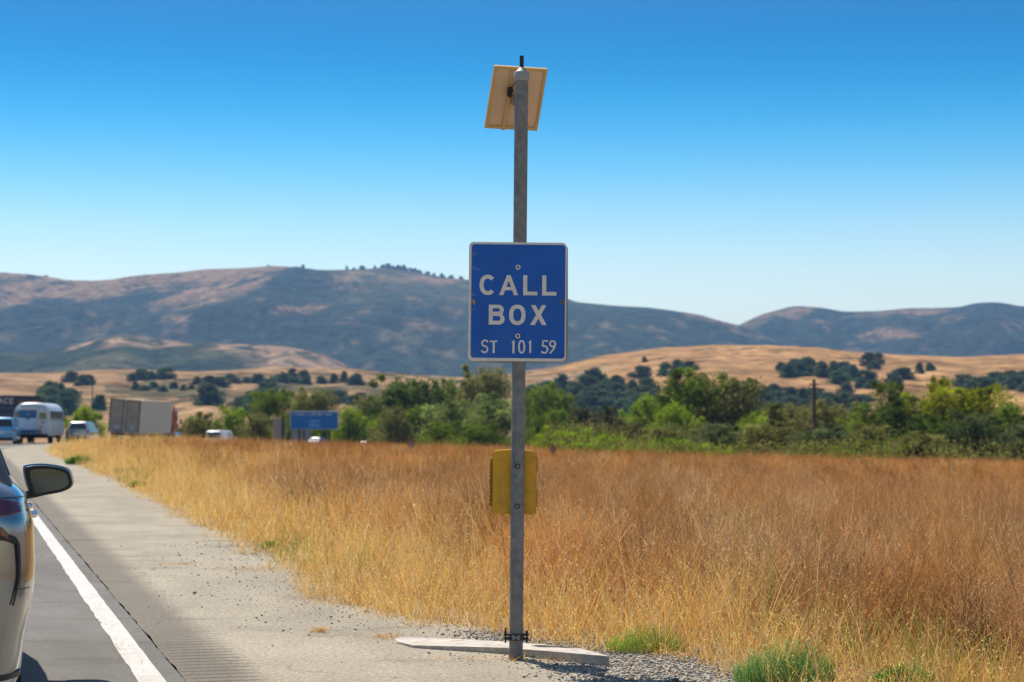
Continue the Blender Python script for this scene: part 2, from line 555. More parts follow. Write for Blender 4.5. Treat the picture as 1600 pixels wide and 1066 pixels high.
n_tr = fbm(HX / 28, DD / 50, 86, 3)
tanm = np.clip(tanm, 0, 1) * sstep(0.70, 0.52, n_tr * 0.55 + n_sm * 0.45) * 0.9
tanm = np.clip(tanm + 0.30 * sstep(0.62, 0.74, fbm(HX / 40, DD / 60, 87, 4)), 0, 0.92)
base_far = base_far * (1 - tanm[..., None]) + tf * tanm[..., None]
col = np.where(far[..., None], base_far, col)
# spur
sp_tan = soft([(95, 540), (180, 515), (240, 522), (300, 530), (400, 532), (480, 540), (560, 575), (570, 590), (500, 590), (440, 575), (380, 562), (410, 556), (350, 548), (290, 543), (270, 549), (200, 533), (140, 538), (100, 544)])
sp_tan = (sp_tan * sstep(0.56, 0.44, n_tr * 0.6 + n_sm * 0.4))[..., None]
sp_col = PALE * np.array([.95, .88, .85]) * (0.6 + 0.4 * n_sm)[..., None] * sp_tan + (OLIVE * 1.1 * (1 - vegm)[..., None] + CHAP * vegm[..., None]) * (1 - sp_tan)
col = np.where((LAY == 2)[..., None], sp_col, col)
# golden hills
ng = fbm(HX / 45, DD / 60, 90, 4)
gcol = GOLD * (0.62 + 0.72 * ng)[..., None]
left = (ppx < 850)
scrub = (sstep(0.44, 0.58, fbm(HX / 20, DD / 40, 91, 4)) * (ppx > 165) * (ppx < 800) * (ppy > 583) * (ppy < 622))[..., None]
gcol = np.where(left[..., None], TAN * 1.1 * (0.6 + 0.8 * ng)[..., None], gcol)
gcol = gcol * (1 - scrub * 0.8) + OLIVE * scrub * 0.8
pal = soft([(840, 600), (900, 580), (950, 566), (960, 575), (900, 598), (860, 606)])
gcol = gcol * (1 - pal[..., None]) + PALE * 0.95 * pal[..., None]
col = np.where(((LAY <= 1))[..., None], gcol, col)

nr, nc = HX.shape
idx = np.arange(nr * nc).reshape(nr, nc)
Fq = np.stack([idx[:-1, :-1], idx[:-1, 1:], idx[1:, 1:], idx[1:, :-1]], -1).reshape(-1, 4)


def hill_material():
    m, t, p, o = new_mat('hillside')
    a = t.nodes.new('ShaderNodeAttribute'); a.attribute_name = 'Col'
    tc = t.nodes.new('ShaderNodeTexCoord')
    mp = t.nodes.new('ShaderNodeMapping')
    t.links.new(tc.outputs['Object'], mp.inputs[0])
    n1 = t.nodes.new('ShaderNodeTexNoise'); n1.inputs['Scale'].default_value = 0.045; n1.inputs['Detail'].default_value = 6; n1.inputs['Roughness'].default_value = 0.7
    t.links.new(mp.outputs[0], n1.inputs['Vector'])
    vr = t.nodes.new('ShaderNodeTexVoronoi'); vr.inputs['Scale'].default_value = 0.05
    t.links.new(mp.outputs[0], vr.inputs['Vector'])
    r = t.nodes.new('ShaderNodeMapRange'); r.inputs[1].default_value = 0.3; r.inputs[2].default_value = 0.7; r.inputs[3].default_value = 0.3; r.inputs[4].default_value = 1.75
    t.links.new(n1.outputs[0], r.inputs[0])
    mx = t.nodes.new('ShaderNodeMix'); mx.data_type = 'RGBA'; mx.blend_type = 'MULTIPLY'; mx.inputs[0].default_value = 1
    t.links.new(a.outputs['Color'], mx.inputs[6]); t.links.new(r.outputs[0], mx.inputs[7])
    t.links.new(mx.outputs[2], p.inputs['Base Color']); p.inputs['Roughness'].default_value = 1; p.inputs['Specular IOR Level'].default_value = 0.0
    b = t.nodes.new('ShaderNodeBump'); b.inputs['Strength'].default_value = 0.7; b.inputs['Distance'].default_value = 6
    # separate dark shrubs dotted over the slopes
    v2 = t.nodes.new('ShaderNodeTexVoronoi'); v2.inputs['Scale'].default_value = 0.075
    t.links.new(mp.outputs[0], v2.inputs['Vector'])
    n4 = t.nodes.new('ShaderNodeTexNoise'); n4.inputs['Scale'].default_value = 0.009; n4.inputs['Detail'].default_value = 4
    t.links.new(mp.outputs[0], n4.inputs['Vector'])
    th = t.nodes.new('ShaderNodeMapRange'); th.inputs[1].default_value = 0.46; th.inputs[2].default_value = 0.66; th.inputs[3].default_value = 0.0; th.inputs[4].default_value = 0.55
    t.links.new(n4.outputs[0], th.inputs[0])
    lt = t.nodes.new('ShaderNodeMath'); lt.operation = 'LESS_THAN'
    t.links.new(v2.outputs['Distance'], lt.inputs[0]); t.links.new(th.outputs[0], lt.inputs[1])
    m9 = t.nodes.new('ShaderNodeMix'); m9.data_type = 'RGBA'; m9.inputs[7].default_value = (.028, .04, .024, 1)
    sc9 = t.nodes.new('ShaderNodeMath'); sc9.operation = 'MULTIPLY'; sc9.inputs[1].default_value = 0.75
    t.links.new(lt.outputs[0], sc9.inputs[0]); t.links.new(sc9.outputs[0], m9.inputs[0])
    t.links.new(mx.outputs[2], m9.inputs[6]); t.links.new(m9.outputs[2], p.inputs['Base Color'])
    ad = t.nodes.new('ShaderNodeMath'); ad.operation = 'ADD'
    t.links.new(n1.outputs[0], ad.inputs[0]); t.links.new(vr.outputs['Distance'], ad.inputs[1])
    t.links.new(ad.outputs[0], b.inputs['Height']); t.links.new(b.outputs[0], p.inputs['Normal'])
    return m


hills = link('hills', np_mesh('hills', np.stack([HX, DD, HZ], -1).reshape(-1, 3), Fq, col.reshape(-1, 3), smooth=True), None, hill_material())
tag(hills, kind='structure')

# ================================================================ road
def ribbon(name, yv, u0, u1, z, mat, nu=6, jitter=(0, 0), kind='structure'):
    """strip along the road: u = metres right of the white line's right edge"""
    yv = np.asarray(yv); n = len(yv)
    a = u0(yv) if callable(u0) else np.full(n, float(u0)); b = u1(yv) if callable(u1) else np.full(n, float(u1))
    if jitter[0]: a = a + jitter[0] * (fbm(yv * 3.1, yv * 0, 21, 4) - 0.5) * 2
    if jitter[1]: b = b + jitter[1] * (fbm(yv * 3.1, yv * 0, 22, 4) - 0.5) * 2
    tt = np.linspace(0, 1, nu + 1)
    U = a[:, None] * (1 - tt) + b[:, None] * tt
    Y = np.repeat(yv[:, None], nu + 1, 1)
    # normal to the road
    dx = np.gradient(Xl(yv), yv); s = 1 / np.sqrt(1 + dx * dx)
    X = Xl(yv)[:, None] + U * s[:, None] ** 1; Yp = Y - U * (dx * s)[:, None]
    # keep it simple: offset along the normal
    Z = Zr(Yp) + z
    V = np.stack([X, Yp, Z], -1).reshape(-1, 3)
    idx = np.arange(n * (nu + 1)).reshape(n, nu + 1)
    Fq = np.stack([idx[:-1, :-1], idx[:-1, 1:], idx[1:, 1:], idx[1:, :-1]], -1).reshape(-1, 4)
    arc = np.concatenate([[0], np.cumsum(np.hypot(np.diff(yv), np.diff(Xl(yv))))]) + yv[0]
    uv = np.stack([U, np.repeat(arc[:, None], nu + 1, 1)], -1).reshape(-1, 2)
    o = link(name, np_mesh(name, V, Fq, uv=uv), None, mat)
    return tag(o, kind=kind) if kind else o


def asphalt(name, base, light, rumble=False, stain=0.35):
    m, t, p, o = new_mat(name)
    N = t.nodes.new; L = t.links.new
    tc = N('ShaderNodeTexCoord'); uv = N('ShaderNodeSeparateXYZ'); L(tc.outputs['UV'], uv.inputs[0])
    fine = N('ShaderNodeTexNoise'); fine.inputs['Scale'].default_value = 34; fine.inputs['Detail'].default_value = 5; fine.inputs['Roughness'].default_value = 0.85; L(tc.outputs['Object'], fine.inputs['Vector'])
    vor = N('ShaderNodeTexVoronoi'); vor.inputs['Scale'].default_value = 48; L(tc.outputs['Object'], vor.inputs['Vector'])
    big = N('ShaderNodeTexNoise'); big.inputs['Scale'].default_value = 0.9; big.inputs['Detail'].default_value = 9; big.inputs['Roughness'].default_value = 0.65
    mp = N('ShaderNodeMapping'); mp.inputs['Scale'].default_value = (1, 0.45, 1); L(tc.outputs['UV'], mp.inputs[0]); L(mp.outputs[0], big.inputs['Vector'])
    cr = N('ShaderNodeValToRGB'); cr.color_ramp.elements[0].position = 0.32; cr.color_ramp.elements[0].color = (*base, 1)
    cr.color_ramp.elements[1].position = 0.62; cr.color_ramp.elements[1].color = (*light, 1); L(big.outputs[0], cr.inputs[0])
    fr = N('ShaderNodeMapRange'); fr.inputs[1].default_value = 0.3; fr.inputs[2].default_value = 0.7; fr.inputs[3].default_value = 0.64; fr.inputs[4].default_value = 1.32; L(fine.outputs[0], fr.inputs[0])
    m1 = N('ShaderNodeMix'); m1.data_type = 'RGBA'; m1.blend_type = 'MULTIPLY'; m1.inputs[0].default_value = 1; L(cr.outputs[0], m1.inputs[6]); L(fr.outputs[0], m1.inputs[7])
    # dark chips of aggregate
    vm = N('ShaderNodeMapRange'); vm.inputs[1].default_value = 0.0; vm.inputs[2].default_value = 0.35; vm.inputs[3].default_value = 0.72; vm.inputs[4].default_value = 1.06; L(vor.outputs['Distance'], vm.inputs[0])
    m2 = N('ShaderNodeMix'); m2.data_type = 'RGBA'; m2.blend_type = 'MULTIPLY'; m2.inputs[0].default_value = 1; L(m1.outputs[2], m2.inputs[6]); L(vm.outputs[0], m2.inputs[7])
    last = m2.outputs[2]
    # sparse dark stains stretched across
    st = N('ShaderNodeTexNoise'); st.inputs['Scale'].default_value = 1.0; st.inputs['Detail'].default_value = 6
    mp2 = N('ShaderNodeMapping'); mp2.inputs['Scale'].default_value = (0.8, 1.9, 1); mp2.inputs['Rotation'].default_value = (0, 0, 0.3); L(tc.outputs['Object'], mp2.inputs[0]); L(mp2.outputs[0], st.inputs['Vector'])
    sr = N('ShaderNodeMapRange'); sr.inputs[1].default_value = 0.57; sr.inputs[2].default_value = 0.70; sr.inputs[4].default_value = stain; L(st.outputs[0], sr.inputs[0])
    m3 = N('ShaderNodeMix'); m3.data_type = 'RGBA'; m3.inputs[7].default_value = (base[0] * 0.45, base[1] * 0.4, base[2] * 0.36, 1); L(sr.outputs[0], m3.inputs[0]); L(last, m3.inputs[6])
    last = m3.outputs[2]
    # hairline cracks wandering through the old surface
    cv = N('ShaderNodeTexVoronoi'); cv.feature = 'DISTANCE_TO_EDGE'; cv.inputs['Scale'].default_value = 0.42
    wn = N('ShaderNodeTexNoise'); wn.inputs['Scale'].default_value = 2.5; wn.inputs['Detail'].default_value = 5; L(tc.outputs['Object'], wn.inputs['Vector'])
    wm = N('ShaderNodeMix'); wm.data_type = 'RGBA'; wm.blend_type = 'ADD'; wm.inputs[0].default_value = 0.35; L(tc.outputs['Object'], wm.inputs[6]); L(wn.outputs[1], wm.inputs[7]); L(wm.outputs[2], cv.inputs['Vector'])
    cm = N('ShaderNodeMapRange'); cm.inputs[1].default_value = 0.0; cm.inputs[2].default_value = 0.006; cm.inputs[3].default_value = 0.65; cm.inputs[4].default_value = 0.0; L(cv.outputs['Distance'], cm.inputs[0])
    cb_ = N('ShaderNodeMapRange'); cb_.inputs[1].default_value = 0.48; cb_.inputs[2].default_value = 0.56; L(big.outputs[0], cb_.inputs[0])
    cx_ = N('ShaderNodeMath'); cx_.operation = 'MULTIPLY'; L(cm.outputs[0], cx_.inputs[0]); L(cb_.outputs[0], cx_.inputs[1])
    mc = N('ShaderNodeMix'); mc.data_type = 'RGBA'; mc.inputs[7].default_value = (.05, .042, .033, 1); L(cx_.outputs[0], mc.inputs[0]); L(last, mc.inputs[6])
    last = mc.outputs[2]
    bump_src = vor.outputs['Distance']
    b = N('ShaderNodeBump'); b.inputs['Strength'].default_value = 0.35; b.inputs['Distance'].default_value = 0.006; L(bump_src, b.inputs['Height'])
    nrm = b.outputs[0]
    if rumble:
        # worn dark strip beside the line, and milled grooves across it
        wob = N('ShaderNodeTexNoise'); wob.inputs['Scale'].default_value = 2.2; wob.inputs['Detail'].default_value = 9; wob.inputs['Roughness'].default_value = 0.75; L(tc.outputs['UV'], wob.inputs['Vector'])
        ad = N('ShaderNodeMath'); ad.operation = 'MULTIPLY_ADD'; ad.inputs[1].default_value = 0.22; L(wob.outputs[0], ad.inputs[0]); L(uv.outputs[0], ad.inputs[2])
        band = N('ShaderNodeMapRange'); band.interpolation_type = 'SMOOTHSTEP'; band.inputs[1].default_value = 0.46; band.inputs[2].default_value = 0.74; band.inputs[3].default_value = 0.72; band.inputs[4].default_value = 0.0; L(ad.outputs[0], band.inputs[0])
        m4 = N('ShaderNodeMix'); m4.data_type = 'RGBA'; m4.blend_type = 'MIX'; m4.inputs[7].default_value = (0.115, 0.098, 0.078, 1); L(band.outputs[0], m4.inputs[0]); L(last, m4.inputs[6])
        spk = N('ShaderNodeMix'); spk.data_type = 'RGBA'; spk.blend_type = 'MULTIPLY'; spk.inputs[0].default_value = 1; L(m4.outputs[2], spk.inputs[6]); L(fr.outputs[0], spk.inputs[7])
        wv = N('ShaderNodeMath'); wv.operation = 'MULTIPLY'; wv.inputs[1].default_value = 2 * math.pi / 0.155; L(uv.outputs[1], wv.inputs[0])
        sn = N('ShaderNodeMath'); sn.operation = 'SINE'; L(wv.outputs[0], sn.inputs[0])
        sp_ = N('ShaderNodeMapRange'); sp_.inputs[1].default_value = 0.1; sp_.inputs[2].default_value = 0.9; L(sn.outputs[0], sp_.inputs[0])
        g1 = N('ShaderNodeMapRange'); g1.inputs[1].default_value = 0.22; g1.inputs[2].default_value = 0.28; L(ad.outputs[0], g1.inputs[0])
        g2 = N('ShaderNodeMapRange'); g2.inputs[1].default_value = 0.62; g2.inputs[2].default_value = 0.72; g2.inputs[3].default_value = 1; g2.inputs[4].default_value = 0; L(ad.outputs[0], g2.inputs[0])
        g3 = N('ShaderNodeMapRange'); g3.inputs[1].default_value = 13.5; g3.inputs[2].default_value = 16.5; g3.inputs[3].default_value = 1; g3.inputs[4].default_value = 0; L(uv.outputs[1], g3.inputs[0])
        q = sp_.outputs[0]
        for g in (g1, g2, g3):
            mu = N('ShaderNodeMath'); mu.operation = 'MULTIPLY'; L(q, mu.inputs[0]); L(g.outputs[0], mu.inputs[1]); q = mu.outputs[0]
        inv = N('ShaderNodeMath'); inv.operation = 'MULTIPLY'; inv.inputs[1].default_value = 0.5; L(q, inv.inputs[0])
        m5 = N('ShaderNodeMix'); m5.data_type = 'RGBA'; m5.inputs[7].default_value = (0.07, 0.058, 0.045, 1); L(inv.outputs[0], m5.inputs[0]); L(spk.outputs[2], m5.inputs[6])
        last = m5.outputs[2]
        ng_ = N('ShaderNodeMath'); ng_.operation = 'MULTIPLY'; ng_.inputs[1].default_value = -1; L(q, ng_.inputs[0])
        b2 = N('ShaderNodeBump'); b2.inputs['Strength'].default_value = 0.8; b2.inputs['Distance'].default_value = 0.012; L(ng_.outputs[0], b2.inputs['Height']); L(nrm, b2.inputs['Normal'])
        nrm = b2.outputs[0]
    L(last, p.inputs['Base Color']); L(nrm, p.inputs['Normal'])
    p.inputs['Roughness'].default_value = 0.9; p.inputs['Specular IOR Level'].default_value = 0.25
    return m


M_lane = asphalt('lane_asphalt', (0.120, 0.110, 0.096), (0.170, 0.158, 0.138), stain=0.35)
M_shoulder = asphalt('shoulder_asphalt', (0.25, 0.212, 0.155), (0.355, 0.305, 0.225), rumble=True, stain=0.55)
M_line = surf('road_paint', (0.52, 0.50, 0.46), 0.8, 0, 0.16, 30, 0.3, 80, dirt=(0.40, 0.34, 0.27), dirt_amt=0.55, dirt_scale=2.2, bdist=0.003)
yv = np.concatenate([np.arange(-30, 60, 0.06), np.arange(60, 130, 0.5), np.arange(130, 600, 4.)])
ribbon('road', yv, -11.5, 0.108, 0.0, M_lane, 10, (0, 0.008))
edge_u = lambda y: (Xe(y) - Xl(y)) * np.where(y < 95, 0.962, 0.98) + 0.3
ribbon('road_shoulder', yv, 0.118, edge_u, 0.0, M_shoulder, 8, (0.013, 0))
ribbon('road_marking', np.concatenate([np.arange(-30, 40, 0.03), np.arange(40, 130, 0.4), np.arange(130, 600, 4.)]), -0.148, 0.0, 0.004, M_line, 2, (0.010, 0.005))
ribbon('road_marking', np.concatenate([np.arange(-30, 130, 1.0), np.arange(130, 600, 4.)]), -7.5, -7.37, 0.004, M_line, 1)
for k, y0 in enumerate(np.arange(-20, 120, 14.6)):
    ribbon('road_marking', np.linspace(y0, y0 + 3.6, 8), -3.85, -3.73, 0.004, M_line, 1)

# ================================================================ grasses
def blades(P, h, wd, az, lean, curve, seg, colr, tipcol=None):
    """ribbons: P (n,3) roots; lean = start tilt (rad), curve = extra tilt along the length; returns V, F, col"""
    n = len(P)
    d = np.stack([np.sin(az), np.cos(az)], 1)
    fa = rng.uniform(0, 2 * math.pi, n)
    side = np.stack([np.cos(fa), np.sin(fa) * 0.5, np.zeros(n)], 1)
    side /= np.linalg.norm(side, axis=1)[:, None]
    pts = [P.copy()]; cur = P.copy()
    for k in range(seg):
        th = lean + curve * (k + 0.5) / seg
        st = np.stack([d[:, 0] * np.sin(th), d[:, 1] * np.sin(th), np.cos(th)], 1) * (h / seg)[:, None]
        cur = cur + st; pts.append(cur.copy())
    Vs = []; Cs = []
    for k in range(seg + 1):
        wk = wd * (1 - (k / seg) ** 1.5 * 0.85) * 0.5
        Vs += [pts[k] - side * wk[:, None], pts[k] + side * wk[:, None]]
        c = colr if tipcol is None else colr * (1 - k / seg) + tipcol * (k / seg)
        Cs += [c, c]
    V = np.stack(Vs, 1); Cc = np.stack(Cs, 1)
    m = 2 * (seg + 1)
    base = (np.arange(n) * m)[:, None]
    Fq = np.concatenate([base + np.array([2 * k, 2 * k + 1, 2 * k + 3, 2 * k + 2]) for k in range(seg)], 0)
    return V.reshape(-1, 3), Fq, Cc.reshape(-1, 3), pts


def seeds(pts, n_per, size, colr, spread=0.02):
    """small grain husks along the top third of each stem"""
    top, sub = pts[-1], pts[-2]
    n = len(top); Vs = []; Cs = []
    for k in range(n_per):
        t = rng.uniform(-0.1, 1.0, n)[:, None]
        c = sub * (1 - t) + top * t + rng.normal(0, spread, (n, 3))
        L = (size * rng.uniform(0.7, 1.4, n))[:, None]
        ax = rng.normal(0, 1, (n, 3)); ax[:, 2] = -np.abs(ax[:, 2]) - 0.4; ax /= np.linalg.norm(ax, axis=1)[:, None]
        sd = np.cross(ax, rng.normal(0, 1, (n, 3))); sd /= np.linalg.norm(sd, axis=1)[:, None] + 1e-6
        Vs.append(np.stack([c - ax * L, c + sd * L * 0.3, c + ax * L, c - sd * L * 0.3], 1)); Cs.append(np.repeat((colr * rng.uniform(0.8, 1.25, n)[:, None])[:, None], 4, 1))
    V = np.concatenate(Vs, 0).reshape(-1, 3); Cc = np.concatenate(Cs, 0).reshape(-1, 3)
    return V, np.arange(len(V)).reshape(-1, 4), Cc


def merge(parts):
    Vs, Fs, Cs = [], [], []; off = 0
    for V, Fq, Cc in parts:
        Vs.append(V); Fs.append(Fq + off); Cs.append(Cc); off += len(V)
    return np.concatenate(Vs), np.concatenate(Fs), np.concatenate(Cs)


GOLDEN = np.array([0.86, 0.51, 0.14]); STRAW = np.array([0.82, 0.58, 0.28]); BROWN = np.array([0.43, 0.195, 0.055]); UMBER = np.array([0.20, 0.105, 0.045]); GREENW = np.array([0.20, 0.26, 0.05]); PINKY = np.array([0.58, 0.33, 0.155])
SLAB_C = (0.1, 12.2)


def spread_points(n, d0, d1, p0=-160, p1=1920):
    """random points in the wedge seen by the camera (with margin), uniform on the ground"""
    D = np.sqrt(rng.uniform(d0 * d0, d1 * d1, n)); px = rng.uniform(p0, p1, n)
    X = (px - 800) / F * D
    return X, D


def field_props(X, D):
    e = X - Xe(D) + (fbm(X * 1.3, D * 1.3, 31, 3) - 0.5) * 0.9
    e = e + 0.35
    mix = sstep(1.2, 6.5, e + (fbm(X / 2.6, D / 3.5, 32, 4) - 0.5) * 8 - 2.2 * sstep(28, 60, D) + 1.5 * sstep(20, 11, D) * sstep(1.0, 3.5, X))
    patch = fbm(X / 1.6, D / 2.2, 33, 4)
    return e, mix, patch


def field_cols(e, mix, patch, X, D, n):
    r1 = rng.uniform(0, 1, (n, 1))
    g = GOLDEN * (0.75 + 0.5 * r1) * 1.0
    st = STRAW * (0.8 + 0.35 * r1)
    a = np.where(rng.uniform(0, 1, (n, 1)) < 0.35, st, g)
    br = BROWN * (0.7 + 0.8 * r1)
    pk = PINKY * (0.7 + 0.5 * r1)
    b = np.where((rng.uniform(0, 1, n) < np.clip((patch - 0.42) * 2.2, 0.05, 0.6))[:, None], pk, br)
    b = np.where((rng.uniform(0, 1, n) < 0.14 + 0.30 * sstep(0.5, 0.3, patch))[:, None], UMBER * (0.8 + 0.6 * r1), b)  # dark brown stalks; their larger share also paints in missing shadow
    big = (0.62 + 0.75 * fbm(X / 5, D / 11, 39, 4))[:, None]
    b = b * big
    far_or = sstep(22, 60, D)[:, None]
    b = b * (1 - 0.35 * far_or) + BROWN * np.array([1.25, 1.15, 0.9]) * 0.35 * far_or
    c = a * (1 - mix[:, None]) + b * mix[:, None]
    gp = fbm(X / 2.5, D / 6.0, 34, 3)
    gm = (rng.uniform(0, 1, n) < sstep(0.64, 0.76, gp) * 0.4)[:, None]
    return np.where(gm, GREENW * (0.8 + 0.7 * r1), c)


M_grass = foliage_mat('dry_stalks', transl=0.42, use_obj=False)


def grass_band(name, d0, d1, dens, wmul, seg, seed_share, hmul=1.0, nseed=3):
    area = 0.5 * (d1 * d1 - d0 * d0) * (2080 / F)
    n = int(area * dens)
    X, D = spread_points(n, d0, d1)
    e, mix, patch = field_props(X, D)
    # keep off the pavement, thin and short at its edge, and clear of the gravel by the slab
    tuft = fbm(X * 1.9, D * 1.9, 37, 3)
    keep = (e > 0.0) & (rng.uniform(0, 1, n) < (0.75 + 0.25 * sstep(0.0, 0.6, e)) * (0.35 + 1.1 * sstep(0.25, 0.6, tuft)) * (1 - 0.66 * mix * (D < 90)))
    X, D, e, mix, patch = X[keep], D[keep], e[keep], mix[keep], patch[keep]
    n = len(X)
    z = zg(X, D) - 0.02
    P = np.stack([X, D, z], 1)
    clump = fbm(X * 1.1, D * 1.1, 35, 4)
    hh = (0.42 + 0.26 * sstep(0.2, 2.5, e)) * (1 - mix) + (0.42 + 0.22 * sstep(12, 30, D) + 0.0 * e) * mix
    hh = hh * (0.5 + 0.5 * sstep(-0.1, 0.9, e)) * (0.35 + 0.7 * clump + 0.6 * sstep(.3, .65, fbm(X * 2.2, D * 2.2, 38, 3))) * rng.uniform(0.5, 1.25, n) * hmul
    az = rng.uniform(0, 2 * math.pi, n)
    lean = np.abs(rng.normal(0, 0.27, n)) * (1 + .6 * mix) + 0.10 * mix + 0.6 * (rng.uniform(0, 1, n) < 0.12 + .13 * mix)
    curve = rng.uniform(0.1, 0.9, n)
    wd = rng.uniform(0.0028, 0.0062, n) * wmul
    c = field_cols(e, mix, patch, X, D, n)
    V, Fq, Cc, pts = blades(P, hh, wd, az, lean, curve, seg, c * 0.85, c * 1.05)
    parts = [(V, Fq, Cc)]
    if seed_share > 0:
        m = rng.uniform(0, 1, n) < seed_share
        sub = [p[m] for p in pts]
        parts.append(seeds(sub, nseed, 0.0085 * wmul ** 0.8, np.minimum(c[m] * 1.25 + 0.04, 0.85), 0.018 * wmul ** 0.7))
    V, Fq, Cc = merge(parts)
    o = link(name, np_mesh(name, V, Fq, Cc), None, M_grass)
    return tag(o, 'dry golden and brown grass filling the field beside the shoulder', 'grass', kind='stuff')


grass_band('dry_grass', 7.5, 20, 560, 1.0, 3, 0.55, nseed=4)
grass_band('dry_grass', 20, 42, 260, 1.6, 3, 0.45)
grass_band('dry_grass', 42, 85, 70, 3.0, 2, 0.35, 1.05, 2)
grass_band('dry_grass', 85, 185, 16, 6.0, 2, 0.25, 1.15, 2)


def weeds(name, label, n, region, hgt, nb, colf, wd=0.004, seedn=3):
    """upright branching dead weeds: main stem ribbons with side twigs and husks"""
    X, D = region(n)
    n = len(X)
    P = np.stack([X, D, zg(X, D) - 0.02], 1)
    H = hgt(X, D) * rng.uniform(0.7, 1.25, n)
    c = colf(n, X, D)
    V, Fq, Cc, pts = blades(P, H, np.full(n, wd * 1.4), rng.uniform(0, 6.28, n), np.abs(rng.normal(0, .14, n)), rng.uniform(0, .4, n), 3, c * 0.8, c)
    parts = [(V, Fq, Cc)]
    for k in range(nb):
        t = rng.uniform(0.25, 0.98, n)
        seg = np.minimum((t * 3).astype(int), 2); f = (t * 3 - seg)[:, None]
        A = np.stack(pts, 1)[np.arange(n), seg]; B = np.stack(pts, 1)[np.arange(n), seg + 1]
        Q = A * (1 - f) + B * f
        V, Fq, Cc, p2 = blades(Q, H * rng.uniform(0.14, 0.40, n) * (1.2 - 0.6 * t), np.full(n, wd * 0.75), rng.uniform(0, 6.28, n), rng.uniform(.4, 1.2, n), rng.uniform(-.6, .5, n), 2, c, c * 1.1)
        parts.append((V, Fq, Cc))
        parts.append(seeds(p2, seedn, 0.0065, np.minimum(c * 1.35 + 0.03, 0.8), 0.012))
    V, Fq, Cc = merge(parts)
    o = link(name, np_mesh(name, V, Fq, Cc), None, M_grass)
    return tag(o, label, 'weeds', kind='stuff')


def reg_near(n):
    X, D = spread_points(n, 9, 40, 700, 1760)
    e, mix, patch = field_props(X, D)
    k = (e > 0.8) & (rng.uniform(0, 1, n) < mix * (0.3 + 1.2 * sstep(0.35, 0.6, fbm(X / 1.3, D / 1.6, 36, 3))))
    return X[k], D[k]


def wcol(n, X, D):
    r = rng.uniform(0.7, 1.4, (n, 1))
    return np.where(rng.uniform(0, 1, (n, 1)) < 0.45, BROWN * r, PINKY * r * 0.8)


weeds('dead_weeds', 'brown branching dead weeds tangled through the field', 15000, reg_near, lambda X, D: 0.60 + 0.22 * sstep(12, 24, D), 13, wcol, 0.0048)


def reg_edge(n):
    X, D = spread_points(n, 11, 60, 350, 1500)
    e, mix, patch = field_props(X, D)
    k = (e > 0.6) & (e < 9) & (rng.uniform(0, 1, n) < 0.5)
    return X[k], D[k]


weeds('wild_oats', 'tall pale wild oat stalks standing above the golden grass', 900, reg_edge, lambda X, D: 0.95 + 0 * X, 7, lambda n, X, D: STRAW * rng.uniform(0.8, 1.15, (n, 1)), 0.004, 3)

# low matted thatch along the edge of the pavement
def thatch(n, d0, d1, wm):
    D = d0 + (d1 - d0) * rng.uniform(0, 1, n) ** 1.4; e = rng.uniform(-0.32, 2.4, n) ** 1.0
    e = np.where(e < 0, e * rng.uniform(0, 1, n), e)
    X = Xe(D) + e + (fbm(D * 1.3, D * 0, 31, 3) - .5) * .3
    P = np.stack([X, D, np.where(e < .25, 0.0, zg(X, D)) - 0.01], 1)
    r1 = rng.uniform(0.6, 1.15, (n, 1))
    c = np.where(rng.uniform(0, 1, (n, 1)) < .55, GOLDEN, np.where(rng.uniform(0, 1, (n, 1)) < .5, STRAW, BROWN)) * r1
    h = rng.uniform(.08, .30, n) * (0.45 + 0.55 * sstep(-.1, .5, e))
    V, Fq, Cc, _ = blades(P, h, rng.uniform(.003, .006, n) * wm, rng.uniform(0, 6.28, n), rng.uniform(.3, 1.35, n), rng.uniform(-.2, .7, n), 2, c * .8, c)
    return V, Fq, Cc


V, Fq, Cc = merge([thatch(60000, 8, 26, 1.0), thatch(26000, 26, 90, 2.2)])
o = link('thatch', np_mesh('thatch', V, Fq, Cc), None, M_grass)
tag(o, 'matted golden thatch hanging over the pavement edge', 'grass', kind='stuff')


